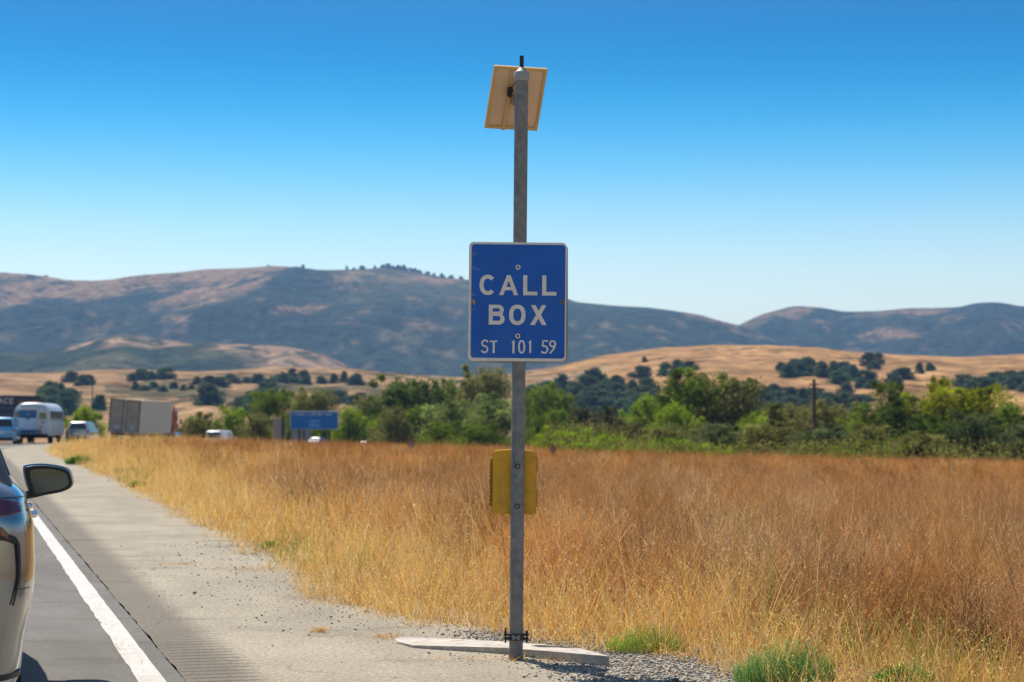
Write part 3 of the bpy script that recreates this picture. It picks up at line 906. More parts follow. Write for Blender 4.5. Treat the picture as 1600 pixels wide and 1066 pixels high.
def brush(n, d0, d1, per, wm, p0=350, p1=1920, emin=1.6, hs=1.0):
    """rounded tangles of dead brush: many fine twigs arching out of one root"""
    X, D = spread_points(n, d0, d1, p0, p1)
    e, mix, patch = field_props(X, D)
    k = (e > emin) & (rng.uniform(0, 1, len(X)) < .25 + .9 * mix)
    X, D, mix, patch = X[k], D[k], mix[k], patch[k]; m = len(X)
    R_ = rng.uniform(.28, .62, m) * hs; H = rng.uniform(.40, .80, m) * hs * (.7 + .3 * sstep(10, 15, D))
    pick = rng.uniform(0, 1, m)
    base = np.where((pick < .34)[:, None], PINKY, np.where((pick < .74)[:, None], BROWN * 1.05, np.where((pick < .94)[:, None], UMBER * .9, STRAW * .85))) * rng.lognormal(-.05, .38, (m, 1))
    base = np.minimum(base, np.array([.66, .46, .26]))
    base = base * (1 - .3 * sstep(25, 60, D)[:, None] * np.array([0.0, .35, .9]))
    Xi = np.repeat(X, per); Di = np.repeat(D, per); Ri = np.repeat(R_, per); Hi = np.repeat(H, per); N = len(Xi)
    Xr = Xi + rng.normal(0, .07, N); Dr = Di + rng.normal(0, .07, N)
    P = np.stack([Xr, Dr, zg(Xr, Dr)], 1)
    lean = rng.uniform(0, 1, N) ** .8 * 1.05; az = rng.uniform(0, 6.28, N)
    L = (Hi * np.cos(lean) + Ri * np.sin(lean)) * rng.uniform(.55, 1.12, N)
    c = np.repeat(base, per, 0) * rng.uniform(.6, 1.45, (N, 1))
    V, Fq, Cc, pts = blades(P, L, rng.uniform(.0028, .0055, N) * wm, az, lean * .7, rng.uniform(-.3, 1.0, N), 2, c * .8, c * 1.1)
    parts = [(V, Fq, Cc)]
    # side twigs near the outside
    for q_ in range(2):
        s_ = rng.uniform(0, 1, N) < .6
        Q = pts[1][s_] * .4 + pts[2][s_] * .6; kk_ = int(s_.sum())
        V, Fq, Cc, p2 = blades(Q, L[s_] * rng.uniform(.15, .4, kk_), rng.uniform(.002, .004, kk_) * wm, rng.uniform(0, 6.28, kk_), rng.uniform(.3, 2.0, kk_), rng.uniform(-.6, .6, kk_), 2, c[s_], c[s_] * 1.15)
        parts.append((V, Fq, Cc))
    sd = rng.uniform(0, 1, N) < .6
    parts.append(seeds([p[sd] for p in pts], 5 if wm < 1.5 else 3, .0085 * wm ** .8, np.minimum(c[sd] * 1.55 + .05, .9), .026 * wm ** .6))
    return merge(parts)


V, Fq, Cc = merge([brush(900, 9, 26, 250, 1.0, 600, hs=1.2), brush(1500, 24, 55, 130, 1.6, 250, hs=1.2), brush(3300, 52, 125, 34, 3.4, 150, hs=1.15)])
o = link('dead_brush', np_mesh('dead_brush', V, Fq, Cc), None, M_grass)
tag(o, 'rounded tangles of brown and pinkish dead brush through the field', 'weeds', kind='stuff')

# straw bits and pebbles on the pavement
def litter(name, label, cat, n, fn, maker):
    X, D = fn(n); o = maker(X, D, len(X)); tag(o, label, cat, kind='stuff'); o.name = name; return o


def straw_region(n):
    D = rng.uniform(8.5, 45, n); e = -np.abs(rng.normal(0, 0.45, n)) + 0.2
    X = Xe(D) + e
    return X, D


def straw_region2(n):
    cs = [(562, 929, .35, .03), (505, 930, .25, .03), (603, 997, .12, .05), (500, 987, .06, .03), (735, 1033, .5, .03), (285, 883, .35, .02), (540, 945, .4, .03), (390, 890, .3, .02), (870, 1034, .3, .04)]
    X = []; D = []
    for (px, py, sx, sy) in cs:
        g = ground_at(px, py); k = n // len(cs)
        X.append(rng.normal(g.x, sx * .5, k)); D.append(rng.normal(g.y, sy * 2, k))
    ln = n // 14
    dd = rng.uniform(10, 15.5, ln); X.append(Xl(dd) - 0.13 + rng.normal(0, .035, ln)); D.append(dd + 0)
    dd = rng.uniform(10, 13, ln // 3); X.append(Xl(dd) - rng.uniform(0, .15, ln // 3)); D.append(dd)
    return np.concatenate(X), np.concatenate(D)


def straw_mesh(X, D, n):
    P = np.stack([X, D, np.full(n, 0.008)], 1)
    c = np.where(rng.uniform(0, 1, (n, 1)) < .5, GOLDEN, BROWN) * rng.uniform(.6, 1.1, (n, 1))
    V, Fq, Cc, _ = blades(P, rng.uniform(.03, .11, n), rng.uniform(.003, .006, n), rng.uniform(0, 6.28, n), rng.uniform(1.1, 1.5, n), rng.uniform(0, .1, n), 2, c)
    V[:, 2] = np.maximum(V[:, 2], 0.006)
    return link('dry_straw', np_mesh('dry_straw', V, Fq, Cc), None, M_grass)


litter('dry_straw', 'loose straw blown along the pavement edge', 'straw', 2600, straw_region, straw_mesh)
litter('dry_straw', 'loose straw scattered on the shoulder and white line', 'straw', 1000, straw_region2, straw_mesh)

_ico = [(0, 0, 1), (1, 0, 0), (0, 1, 0), (-1, 0, 0), (0, -1, 0), (0, 0, -1), (.6, .6, .6), (-.6, .6, .55)]
_of = np.array([(0, 1, 6), (1, 2, 6), (2, 0, 6), (0, 2, 7), (2, 3, 7), (3, 0, 7), (0, 3, 4), (0, 4, 1), (5, 2, 1), (5, 3, 2), (5, 4, 3), (5, 1, 4)])


def stones(name, X, Y, Z, size, colr):
    n = len(X); base = np.array(_ico)
    V = base[None] * rng.uniform(.6, 1.25, (n, 8, 3)) * size[:, None, None] * rng.uniform(.6, 1.2, (n, 1, 3)) * np.array([1, 1, .7])
    a = rng.uniform(0, 6.28, n); ca, sa = np.cos(a)[:, None], np.sin(a)[:, None]
    V = np.stack([V[..., 0] * ca - V[..., 1] * sa, V[..., 0] * sa + V[..., 1] * ca, V[..., 2]], -1)
    V += np.stack([X, Y, Z], 1)[:, None]
    Fq = (np.arange(n) * 8)[:, None, None] + _of[None]
    Cc = np.repeat(colr[:, None], 8, 1)
    return link(name, np_mesh(name, V.reshape(-1, 3), Fq.reshape(-1, 3), Cc.reshape(-1, 3)), None, M_stone)


M_stone, _t, _p, _o = new_mat('crushed_stone')
_a = _t.nodes.new('ShaderNodeAttribute'); _a.attribute_name = 'Col'
_t.links.new(_a.outputs['Color'], _p.inputs['Base Color']); _p.inputs['Roughness'].default_value = 0.8
STC = np.array([(.20, .19, .18), (.30, .28, .25), (.42, .37, .30), (.12, .115, .11), (.38, .28, .18), (.5, .46, .39)])


def stone_cols(n, dark=1.0): return STC[rng.integers(0, 6, n)] * rng.uniform(.7, 1.2, (n, 1)) * dark


# gravel apron round the slab, widening to the right and the front
n = 70000
D = rng.uniform(8.2, 13.6, n); X = rng.uniform(-1.2, 3.6, n)
e = X - Xe(D)
inner = 0.25 + 1.15 * sstep(13.6, 10.5, D) + 0.35 * (fbm(X * 2, D * 2, 50, 3) - .5)      # how far the gravel reaches from the grass edge
p_ = sstep(-inner - 0.35, -inner + 0.25, e) * sstep(0.9, 0.3, e) * (X > -0.9 + (13.2 - D) * 0.45)
k = rng.uniform(0, 1, n) < p_
X, D = X[k], D[k]; n = len(X)
sz = rng.lognormal(math.log(.0072), .42, n)
o = stones('gravel', X, D, np.maximum(zg(X, D) * (X - Xe(D) > .9), 0) + sz * .25, sz, stone_cols(n))
tag(o, 'grey crushed gravel around the slab and along the grass edge', 'gravel', kind='stuff')
# loose pebbles on the shoulder
n = 2600
D = 9 + 15 * rng.uniform(0, 1, n) ** 1.6; e = -np.abs(rng.normal(0, .75, n)); X = Xe(D) + e
k = (X > Xl(D) + 0.3)
X, D = X[k], D[k]; n = len(X); sz = rng.lognormal(math.log(.0055), .45, n)
o = stones('pebbles', X, D, sz * .3, sz, stone_cols(n, .6))
tag(o, 'dark loose pebbles scattered over the shoulder', 'pebbles', kind='stuff')

# ================================================================ trees and shrubs
M_leaf = foliage_mat('leaves', transl=0.5)


def crown_mesh(name, n_lobes, n_leaf, leaf, flat=0.8, seed=0, tall=1.0, ragged=0.2, base_fill=False):
    """unit crown (about 1 wide, tall high, standing on z=0): leaf clumps through many lobes"""
    r = np.random.default_rng(seed)
    V = []; Cc = []
    L = []
    for i in range(n_lobes):
        th = r.uniform(0, 2 * math.pi); u = r.uniform(0, 1) ** 0.6
        zz = r.uniform(0.12 if base_fill else 0.22, 0.86)
        rad = 0.34 * math.sin(math.pi * min(1, max(0.08, (zz - (-0.35 if base_fill else 0.02)) / (1.25 if base_fill else 1.0)))) ** 0.7
        lr = r.uniform(0.11, 0.20) * (1.1 - 0.35 * zz)
        L.append((math.cos(th) * rad * u, math.sin(th) * rad * u, zz * tall, lr, r.uniform(0.65, 1.3)))
    if not name == 'crown' or n_leaf > 3000:
        for i in range(int(n_lobes * .45)):      # loose sprays breaking the outline
            x, y, z, lr, sh = L[r.integers(0, n_lobes)]
            d = r.normal(0, 1, 3); d[2] = abs(d[2]) * .9; d /= np.linalg.norm(d)
            L.append((x + d[0] * lr * 1.25, y + d[1] * lr * 1.25, z + d[2] * lr * 1.25, lr * r.uniform(.28, .5), sh * r.uniform(.9, 1.25)))
    per = n_leaf // len(L)
    for (x, y, z, lr, sh) in L:
        d = r.normal(0, 1, (per, 3)); d /= np.linalg.norm(d, axis=1)[:, None]
        rr = lr * (r.uniform(0.35, 1.0, per) ** 0.45) * (1 + ragged * r.normal(0, 1, per))
        # sub-clumps
        k = r.integers(0, 9, per); off = r.normal(0, 1, (9, 3)); off = off / np.linalg.norm(off, axis=1)[:, None] * lr * 0.45
        c = d * rr[:, None] * np.array([1, 1, flat]) * 0.75 + off[k]
        c += np.array([x, y, z])
        c[:, 2] = np.maximum(c[:, 2], 0.01)
        a = r.normal(0, 1, (per, 3)); a /= np.linalg.norm(a, axis=1)[:, None]
        b = np.cross(a, r.normal(0, 1, (per, 3))); b /= np.linalg.norm(b, axis=1)[:, None] + 1e-6
        s1 = (leaf * r.uniform(.6, 1.35, per))[:, None]
        V.append(np.stack([c - a * s1, c + b * s1 * .55, c + a * s1, c - b * s1 * .55], 1))
        v = sh * r.uniform(.75, 1.25, (per, 1))
        hue = r.normal(0, .08, (per, 1))
        base = np.concatenate([v * (1 + hue), v, v * (1 - hue * .5)], 1)
        Cc.append(np.repeat(base[:, None], 4, 1))
    V = np.concatenate(V).reshape(-1, 3); Cc = np.concatenate(Cc).reshape(-1, 3)
    me = np_mesh(name, V, np.arange(len(V)).reshape(-1, 4), Cc); me.materials.append(M_leaf)
    return me


def trunk_mesh(name, seed, tall=1.0, multi=1):
    r = random.Random(seed); mb = MB()
    for m_ in range(multi):
        a0 = r.uniform(0, 6.28); ln = (0.12 if multi > 1 else 0.03)
        p0 = Vector((math.cos(a0) * .02 * (multi > 1), math.sin(a0) * .02 * (multi > 1), -0.05))
        top = Vector((math.cos(a0) * ln, math.sin(a0) * ln, 0.62 * tall))
        mid = (p0 + top) / 2 + Vector((r.uniform(-.02, .02), r.uniform(-.02, .02), 0))
        mb.tube([p0, p0 + (mid - p0) * .15 + Vector((0, 0, .01)), mid, top], [.036, .024, .019, .008], 7)
        for k in range(5):
            t = r.uniform(.35, .95); s = p0.lerp(top, t); a = a0 + k * 1.26 + r.uniform(-.4, .4); l = r.uniform(.15, .28)
            e_ = s + Vector((math.cos(a) * l, math.sin(a) * l, r.uniform(.08, .2)))
            mb.tube([s, s.lerp(e_, .5) + Vector((0, 0, -.01)), e_], [.011, .008, .003], 5)
    bmesh.ops.recalc_face_normals(mb.bm, faces=mb.bm.faces)
    me = bpy.data.meshes.new(name); mb.bm.to_mesh(me); mb.bm.free(); me.materials.append(M_bark)
    return me


CROWN = {
    'broad': [crown_mesh('crown', 60, 13000, .015, seed=s, tall=0.85) for s in (1, 2, 3)],
    'tall': [crown_mesh('crown', 50, 10500, .015, seed=s, tall=1.25) for s in (4, 5)],
    'bush': [crown_mesh('foliage', 56, 11000, .0145, seed=s, tall=0.7, base_fill=True, flat=.9) for s in (6, 7, 8)],
    'low': [crown_mesh('foliage', 44, 10500, .009, seed=s, tall=0.36, base_fill=True, flat=.7) for s in (9, 10)],
    'oak': [crown_mesh('crown', 34, 2600, .042, seed=s, tall=0.8, base_fill=True) for s in (11, 12, 13, 14)],
}
TALL = {'broad': .85, 'tall': 1.25, 'bush': .7, 'low': .36, 'oak': .8}
CH = {'broad': 1.0, 'tall': 1.0, 'bush': .98, 'low': 1.05, 'oak': 1.0}
TRUNK = {'broad': trunk_mesh('trunk', 1, .85), 'tall': trunk_mesh('trunk', 2, 1.2), 'bush': trunk_mesh('stem', 3, .6, 4), 'low': trunk_mesh('stem', 4, .3, 5), 'oak': trunk_mesh('trunk', 5, .8)}
_zmax = {k: [max(v.co.z for v in me.vertices) for me in CROWN[k]] for k in CROWN}
_wid = {k: [max(v.co.x for v in me.vertices) - min(v.co.x for v in me.vertices) for me in CROWN[k]] for k in CROWN}
_tn = [0]


def plant(kind, pos, width, height, colr, name, label, cat, group=None):
    i = _tn[0]; _tn[0] += 1
    r = random.Random(i * 7 + 1)
    v = i % len(CROWN[kind])
    root = empty(name, pos, 0, label, cat, group)
    s = width / _wid[kind][v]; sz = height / _zmax[kind][v]
    rz = r.uniform(0, 6.28)
    cr = link(CROWN[kind][v].name.split('.')[0], CROWN[kind][v], root)
    cr.scale = (s, s, sz); cr.rotation_euler = (0, 0, rz); cr.color = (*colr, 1)
    tr = link(TRUNK[kind].name.split('.')[0], TRUNK[kind], root)
    tr.scale = (s * (.55 if kind == 'oak' else 1), s * (.55 if kind == 'oak' else 1), sz); tr.rotation_euler = (0, 0, rz)
    return root


DG = (.095, .135, .022); MG = (.16, .215, .025); BG = (.25, .34, .025); OL = (.215, .21, .06); YG = (.27, .29, .014); GG = (.12, .15, .055); DO = (.10, .105, .04); LG = (.23, .28, .075)
# px centre, py top, px width, distance, kind, hue, label
TREES = [
    (135, 640, 62, 215, 'bush', BG, 'bright green roadside bush between the old bus and the box truck'),
    (312, 652, 66, 250, 'bush', OL, 'olive bush directly behind the white van'),
    (368, 640, 72, 262, 'bush', BG, 'bright green bush just right of the white van'),
    (402, 652, 52, 245, 'bush', OL, 'small olive bush left of the grey board'),
    (424, 614, 62, 290, 'tall', MG, 'upright green tree left of the large blue road sign'),
    (462, 612, 40, 300, 'tall', OL, 'narrow olive tree rising over the left edge of the blue road sign'),
    (497, 610, 72, 305, 'broad', OL, 'rounded olive tree behind the top of the large blue road sign'),
    (455, 655, 60, 285, 'bush', MG, 'mid green bush behind the grey board'),
    (505, 660, 62, 290, 'bush', BG, 'light green bush under the large blue road sign'),
    (548, 642, 66, 285, 'bush', BG, 'bright green tree touching the right edge of the blue road sign'),
    (585, 655, 56, 290, 'bush', MG, 'mid green bush behind the dark red hatchback'),
    (582, 618, 60, 330, 'broad', OL, 'hazy olive tree right of and behind the blue road sign'),
    (640, 591, 118, 320, 'broad', DG, 'largest dark green tree between the blue road sign and the call box sign'),
    (700, 598, 60, 330, 'broad', MG, 'green tree leaning against the right side of the largest dark tree'),
    (612, 642, 60, 270, 'bush', OL, 'rusty olive rounded bush above the white sedan'),
    (655, 640, 90, 275, 'bush', MG, 'wide mid green bush above the red marker post'),
    (708, 632, 88, 265, 'bush', LG, 'pale green bushy tree left of the yellow call box'),
    (690, 665, 80, 240, 'bush', MG, 'low green bush behind the silver sedan roof'),
    (762, 573, 92, 320, 'broad', OL, 'tall olive tree just below the left half of the call box sign'),
    (762, 622, 92, 270, 'bush', LG, 'pale green tree left of the post, under the olive tree'),
    (745, 668, 86, 230, 'bush', MG, 'low green bush behind the left side of the yellow call box'),
    (856, 603, 80, 310, 'broad', MG, 'green tree right of the post under the call box sign'),
    (838, 612, 52, 330, 'tall', DG, 'dark green tree touching the right side of the post'),
    (862, 642, 78, 250, 'bush', MG, 'mid green bush right of the post at the foot of the green tree'),
    (905, 640, 56, 265, 'bush', DO, 'small dark olive bush in the gap right of the post'),
    (950, 642, 52, 262, 'bush', DO, 'small dark olive bush farther right in the gap beside the large tree'),
    (985, 662, 66, 205, 'bush', DO, 'dark olive bush in front of the left foot of the large round tree'),
    (1012, 622, 78, 255, 'bush', BG, 'bright green bush on the left shoulder of the large round tree'),
    (1078, 580, 96, 250, 'broad', MG, 'large round green tree, left half of the tall pair right of the sign'),
    (1142, 590, 90, 250, 'broad', OL, 'large round grey-olive tree, right half of the tall pair right of the sign'),
    (1052, 636, 84, 228, 'bush', BG, 'bright green bush under the large round tree'),
    (1180, 650, 70, 230, 'bush', BG, 'bright green bush right of the large round tree'),
    (1040, 672, 96, 180, 'bush', OL, 'wide olive bush at the field edge below the large round tree'),
    (1125, 668, 104, 175, 'bush', GG, 'grey-green bush at the field edge left of the utility pole'),
    (1208, 664, 104, 172, 'bush', OL, 'wide olive bush at the field edge just left of the utility pole'),
    (1238, 632, 90, 235, 'broad', OL, 'olive tree left of the utility pole'),
    (1300, 634, 90, 235, 'broad', OL, 'olive tree right of the utility pole'),
    (1290, 672, 100, 165, 'bush', GG, 'grey-green bush at the field edge just right of the utility pole'),
    (1345, 648, 70, 215, 'bush', BG, 'light green bush between the utility pole and the two-tiered tree'),
    (1386, 594, 66, 228, 'tall', DG, 'dark green tree with a pointed top right of the utility pole'),
    (1402, 626, 112, 195, 'bush', DG, 'broad dark green bush below the pointed dark tree'),
    (1368, 668, 100, 160, 'bush', OL, 'olive bush at the field edge below the pointed dark tree'),
    (1470, 593, 44, 225, 'tall', YG, 'small yellow-green tree top sticking up right of the pointed dark tree'),
    (1478, 612, 116, 210, 'broad', YG, 'big yellow-green tree, left half of the bright mass at the right'),
    (1532, 606, 104, 212, 'broad', YG, 'big yellow-green tree, right half of the bright mass at the right'),
    (1578, 636, 90, 190, 'bush', MG, 'green bush against the right border below the yellow-green trees'),
    (1455, 656, 104, 160, 'bush', DG, 'dark green bush in front of the yellow-green trees'),
    (1528, 648, 112, 155, 'bush', GG, 'blue-grey green bush in front of the yellow-green trees'),
    (1598, 668, 90, 150, 'bush', GG, 'grey-green bush at the right border of the field'),
    (1430, 682, 92, 138, 'bush', OL, 'low olive bush at the field edge near the right border'),
    (878, 673, 92, 150, 'low', BG, 'vivid green low bush just right of the yellow call box'),
    (948, 682, 92, 146, 'low', BG, 'vivid green low bush, second to the right of the yellow call box'),
    (918, 694, 88, 138, 'low', BG, 'vivid green low bush in front of the other two beside the call box'),
    (1062, 688, 78, 142, 'low', BG, 'small vivid green shrub alone below the large round tree'),
    (1128, 706, 56, 132, 'low', BG, 'tiny vivid green shrub at the field edge left of the utility pole'),
]
for (px, pt, wd, D, kind, hue, lab) in TREES:
    x = (px - 800) / F * D
    zb = float(zg(x, D)) - 0.15
    ztop = at(px, pt, D).z
    is_tree = kind in ('broad', 'tall')
    plant(kind, (x, D, zb), wd / F * D * 1.5, ztop + .032 * D / 10 - zb, hue, 'tree' if is_tree else 'bush', lab, 'tree' if is_tree else 'bush', 'trees and bushes along the far edge of the field')
# undergrowth joining the bushes into one hedge line
n = 75000
px = rng.uniform(290, 1760, n); D = rng.uniform(126, 300, n)
D = np.where(px < 850, rng.uniform(300, 360, n), D)
X = (px - 800) / F * D
dens = fbm(X / 9, D / 14, 71, 3)
hgt = np.where(D > 170, 3.2, 1.5) * (0.4 + 1.3 * dens) * rng.uniform(0.1, 1.0, n)
k = dens > 0.33
X, D, hgt, dens = X[k], D[k], hgt[k], dens[k]; n = len(X)
c = np.stack([X, D, zg(X, D) + hgt], 1)
a = rng.normal(0, 1, (n, 3)); a /= np.linalg.norm(a, axis=1)[:, None]
b = np.cross(a, rng.normal(0, 1, (n, 3))); b /= np.linalg.norm(b, axis=1)[:, None]
s1 = (.12 * rng.uniform(.6, 1.4, n))[:, None]
V = np.stack([c - a * s1, c + b * s1 * .6, c + a * s1, c - b * s1 * .6], 1).reshape(-1, 3)
hue = np.where((fbm(X / 12, D / 12, 72, 2) > .5)[:, None], np.array(MG) * .9, np.array(OL) * .85) * rng.uniform(.7, 1.3, (n, 1))
o = link('undergrowth', np_mesh('undergrowth', V, np.arange(len(V)).reshape(-1, 4), np.repeat(hue, 4, 0)), None, M_leaf)
tag(o, 'low green undergrowth between the bushes at the far edge of the field', 'undergrowth', kind='stuff')

# oaks on the golden hills: (px, py of foot, px width, height px, label)
OAKC = (.095, .135, .060)
def oak_row(pts, lab, grp):
    for (px, py, wd, hp) in pts:
        p = ray_hit(px, py)
        s = p.y / F
        pl = plant('oak', (p.x, p.y, p.z - 0.4), wd * s * 1.35, hp * s * 1.2 + .4, tuple(c_ * random.uniform(.8, 1.2) for c_ in OAKC), 'oak_tree', lab, 'oak tree', grp)


rnd = random.Random(4)
def fill(poly, step, wd, hp):
    out = []
    xs_ = [p[0] for p in poly]; ys_ = [p[1] for p in poly]
    y = min(ys_)
    while y <= max(ys_):
        x = min(xs_) + rnd.uniform(0, step)
        while x <= max(xs_):
            if in_poly(np.array([x]), np.array([y]), poly)[0]:
                out.append((x, y + rnd.uniform(-3, 3), wd * rnd.uniform(.55, 1.5), hp * rnd.uniform(.55, 1.3)))
            x += step * rnd.uniform(.8, 1.2)
        y += step * rnd.uniform(.3, .5)
    return out


oak_row([(325, 633, 48, 30)], 'large round dark oak alone on the left golden hill right of the box truck', None)
oak_row([(156, 640, 22, 20)], 'small round dark oak on the hillside just left of the box truck', None)
oak_row([(367, 597, 5, 5)], 'tiny lone shrub on the bare slope right of the large round oak', None)
oak_row([(927, 600, 36, 23)], 'round dark oak farthest left on the right-hand golden hill', None)
oak_row([(965, 599, 18, 10), (948, 601, 16, 9)], 'small dark oak between the two rounder oaks left of the large green tree', 'oaks on the right-hand golden hill')
oak_row([(1003, 590, 38, 17)], 'dark oak on the golden slope above the large green tree, left of the wide clump', None)
oak_row([(1040, 588, 26, 20), (1058, 583, 26, 19), (1078, 578, 24, 12)], 'dark oak in the wide clump behind the top of the large green tree', 'oaks on the right-hand golden hill')
oak_row([(1007, 566, 10, 8)], 'tiny lone oak near the crest of the right-hand golden hill', None)
oak_row(fill([(1216, 580), (1240, 573), (1320, 577), (1352, 590), (1375, 606), (1340, 606), (1290, 596), (1225, 590)], 19, 26, 17), 'dark oak in the long clump across the middle of the right-hand golden hill', 'oaks in the long clump')
oak_row([(1358, 572, 26, 18), (1372, 570, 22, 17), (1366, 578, 20, 14)], 'dark oak in the tall knot above the long clump on the right-hand hill', 'oaks in the tall knot')
oak_row(fill([(1384, 588), (1400, 582), (1440, 580), (1482, 574), (1440, 590), (1400, 604), (1384, 602)], 18, 22, 13), 'dark oak in the row slanting up right of the long clump', 'oaks in the slanting row')
oak_row(fill([(1502, 604), (1540, 592), (1640, 588), (1640, 610), (1560, 620), (1530, 612)], 19, 28, 17), 'dark oak in the clump by the right border of the photo', 'oaks at the right border')
oak_row(fill([(826, 618), (850, 612), (1020, 612), (1020, 650), (826, 650)], 22, 32, 18), 'dark oak in the belt behind the bushes right of the post', 'oaks in the dark belt right of the post')
oak_row(fill([(1140, 612), (1180, 610), (1270, 618), (1350, 625), (1350, 650), (1140, 650)], 22, 32, 18), 'dark oak in the belt behind the utility pole', 'oaks in the dark belt behind the utility pole')
oak_row(fill([(188, 592), (215, 584), (262, 588), (280, 596), (330, 592), (352, 586), (372, 597), (440, 592), (470, 588), (500, 599), (560, 594), (575, 603), (480, 606), (430, 601), (340, 606), (300, 600), (190, 600)], 19, 24, 12), 'dark oak in the line along the top of the left golden hill', 'oaks along the left hill top')
oak_row([(112, 598, 28, 16), (128, 603, 24, 16), (138, 601, 20, 14)], 'dark oak in the small clump above the old bus', 'oaks above the old bus')
oak_row(fill([(64, 622), (80, 608), (95, 620), (122, 640), (100, 655), (66, 650)], 17, 27, 20), 'dark oak in the tall clump behind the old bus roof', 'oaks behind the bus roof')
oak_row(fill([(372, 640), (400, 620), (420, 616), (420, 650), (372, 650)], 16, 30, 20), 'dark oak in the clump left of the upright green tree', 'oaks left of the upright tree')
oak_row(fill([(500, 620), (560, 622), (580, 640), (500, 640)], 18, 28, 15), 'dark oak in the hazy clump above the large blue road sign', 'oaks above the blue road sign')
oak_row(fill([(200, 606), (320, 604), (330, 609), (200, 614)], 14, 16, 9), 'low grey scrub bush on the slope above the box truck', 'scrub above the box truck')
# trees standing on the skyline of the mountain
for (px, py, wd, hp) in [(70, 440, 14, 7), (473, 425, 8, 9), (541, 424, 7, 7), (565, 424, 16, 6), (585, 423, 8, 5), (598, 421, 12, 6), (606, 422, 16, 9), (613, 422, 12, 6), (622, 423, 18, 8), (631, 425, 12, 9), (640, 427, 16, 6), (648, 428, 11, 7), (655, 430, 14, 5), (668, 433, 12, 5), (678, 435, 9, 5), (552, 423, 8, 4), (720, 439, 12, 5), (690, 437, 12, 6), (705, 439, 14, 6), (418, 420, 5, 5)]:
    Dk = 4470.0; x = (px - 800) / F * Dk; z = float(hill_h(np.array([x]), np.array([Dk]))[0][0])
    plant('oak', (x, Dk, z - 3), wd / F * Dk, hp / F * Dk + 5, (.03, .045, .03), 'oak_tree', 'dark tree on the skyline of the far mountain ridge', 'oak tree', 'trees on the mountain skyline')

# ================================================================ the call box station
BASE = Vector((0.024, 11.97, 0.0))
cb = empty('emergency_call_box', BASE, 0, 'steel post with blue CALL BOX sign, yellow phone box and tilted solar panel', 'call box')
cb.rotation_euler = (0, 0.0099, 0)
MV = Matrix.Rotation(R(90), 4, 'X')      # 2D outline -> upright, facing the camera

p = MB()
p.tube([(0, 0, -0.06), (0, 0, 3.61)], 0.0425, 32)
pole = p.build('pole', M_steel, cb, smooth=True)
p = MB()
p.tube([(0, 0, 3.602), (0, 0, 3.607), (0, 0, 3.655), (0, 0, 3.66)], [.046, .0485, .0485, .046], 28)
p.tube([(0, 0, 3.66), (0, 0, 3.672), (0, 0, 3.69)], [.043, .03, .013], 24)
p.build('pole_cap', surf('cap_casting', (.36, .34, .32), .6, .2, .1, 20), cb, smooth=True)
p = MB()
p.tube([(0.0, 0.01, 3.64), (0.0, 0.01, 3.765)], 0.0135, 14)
p.build('antenna', M_black, cb, smooth=True)

# breakaway coupling near the ground
p = MB()
for z0 in (0.118, 0.143):
    p.tube([(0, 0, z0), (0, 0, z0 + .014)], .062, 6)
for s_ in (-1, 1):
    p.box((s_ * .056, 0, .125), (.045, .05, .012), bevel=.002); p.box((s_ * .056, 0, .150), (.045, .05, .012), bevel=.002)
cl = p.build('coupling', M_darkmetal, cb, smooth=False)
for s_ in (-1, 1):
    for yy in (-.02, .03):
        q = MB(); q.tube([(s_ * .066, yy, .10), (s_ * .066, yy, .186 if s_ < 0 else .172)], .0052, 8); q.tube([(s_ * .066, yy, .158), (s_ * .066, yy, .168)], .0095, 6)
        q.build('bolt', M_darkmetal, cl)
q = MB(); q.box((0, -.052, .136), (.05, .014, .028), bevel=.002); q.build('coupling_plate', M_steel, cl)

# sign -----------------------------------------------------------------
K = 0.000822


def S2(pts): return [((x - 518) * K, -(y - 543) * K) for x, y in pts]


def arc(cx, cy, rx, ry, a0, a1, n=18, sq=2.0):
    out = []
    for i in range(n + 1):
        a = R(a0 + (a1 - a0) * i / n); c, s = math.cos(a), math.sin(a)
        out.append((cx + rx * math.copysign(abs(c) ** (2 / sq), c), cy - ry * math.copysign(abs(s) ** (2 / sq), s)))
    return out


def stroke(pts, w_):
    l, r_ = [], []
    for i, (x, y) in enumerate(pts):
        x0, y0 = pts[max(i - 1, 0)]; x1, y1 = pts[min(i + 1, len(pts) - 1)]
        dx, dy = x1 - x0, y1 - y0; d = math.hypot(dx, dy) or 1
        l.append((x - dy / d * w_ / 2, y + dx / d * w_ / 2)); r_.append((x + dy / d * w_ / 2, y - dx / d * w_ / 2))
    return l + r_[::-1]


sign = filled('sign', [rounded_rect(.608, .741, .028)], .0015, Matrix.Translation((-.012, -.052, 2.213)) @ MV, M_signwhite, cb)
SM = Matrix.Translation((-.012, -.0565, 2.213)) @ MV
filled('sign_face', [rounded_rect(.583, .707, .018, cx=(523 - 518) * K, cy=-(540 - 543) * K)], .0012, Matrix.Translation((-.012, -.0545, 2.213)) @ MV, M_blue, sign)
call = []
call.append(S2(arc(292, 418, 62, 77, 42, 318, 30, 2.15) + arc(292, 418, 31, 48, 318, 42, 24, 2.15)))
call += [S2([(378, 494), (437, 342), (464, 342), (523, 494), (490, 494), (477, 457), (424, 457), (411, 494)]), S2([(434, 432), (467, 432), (450.5, 384)])]
call += [S2([(560, 342), (591, 342), (591, 466), (668, 466), (668, 494), (560, 494)]), S2([(704, 342), (735, 342), (735, 466), (812, 466), (812, 494), (704, 494)])]
filled('lettering', call, .0006, SM, M_signwhite, sign)
box_ = []
box_.append(S2([(302, 568), (375, 568)] + arc(375, 606, 40, 38, 90, -32, 10) + arc(380, 677, 42, 41, 48, -90, 12) + [(302, 718)]))
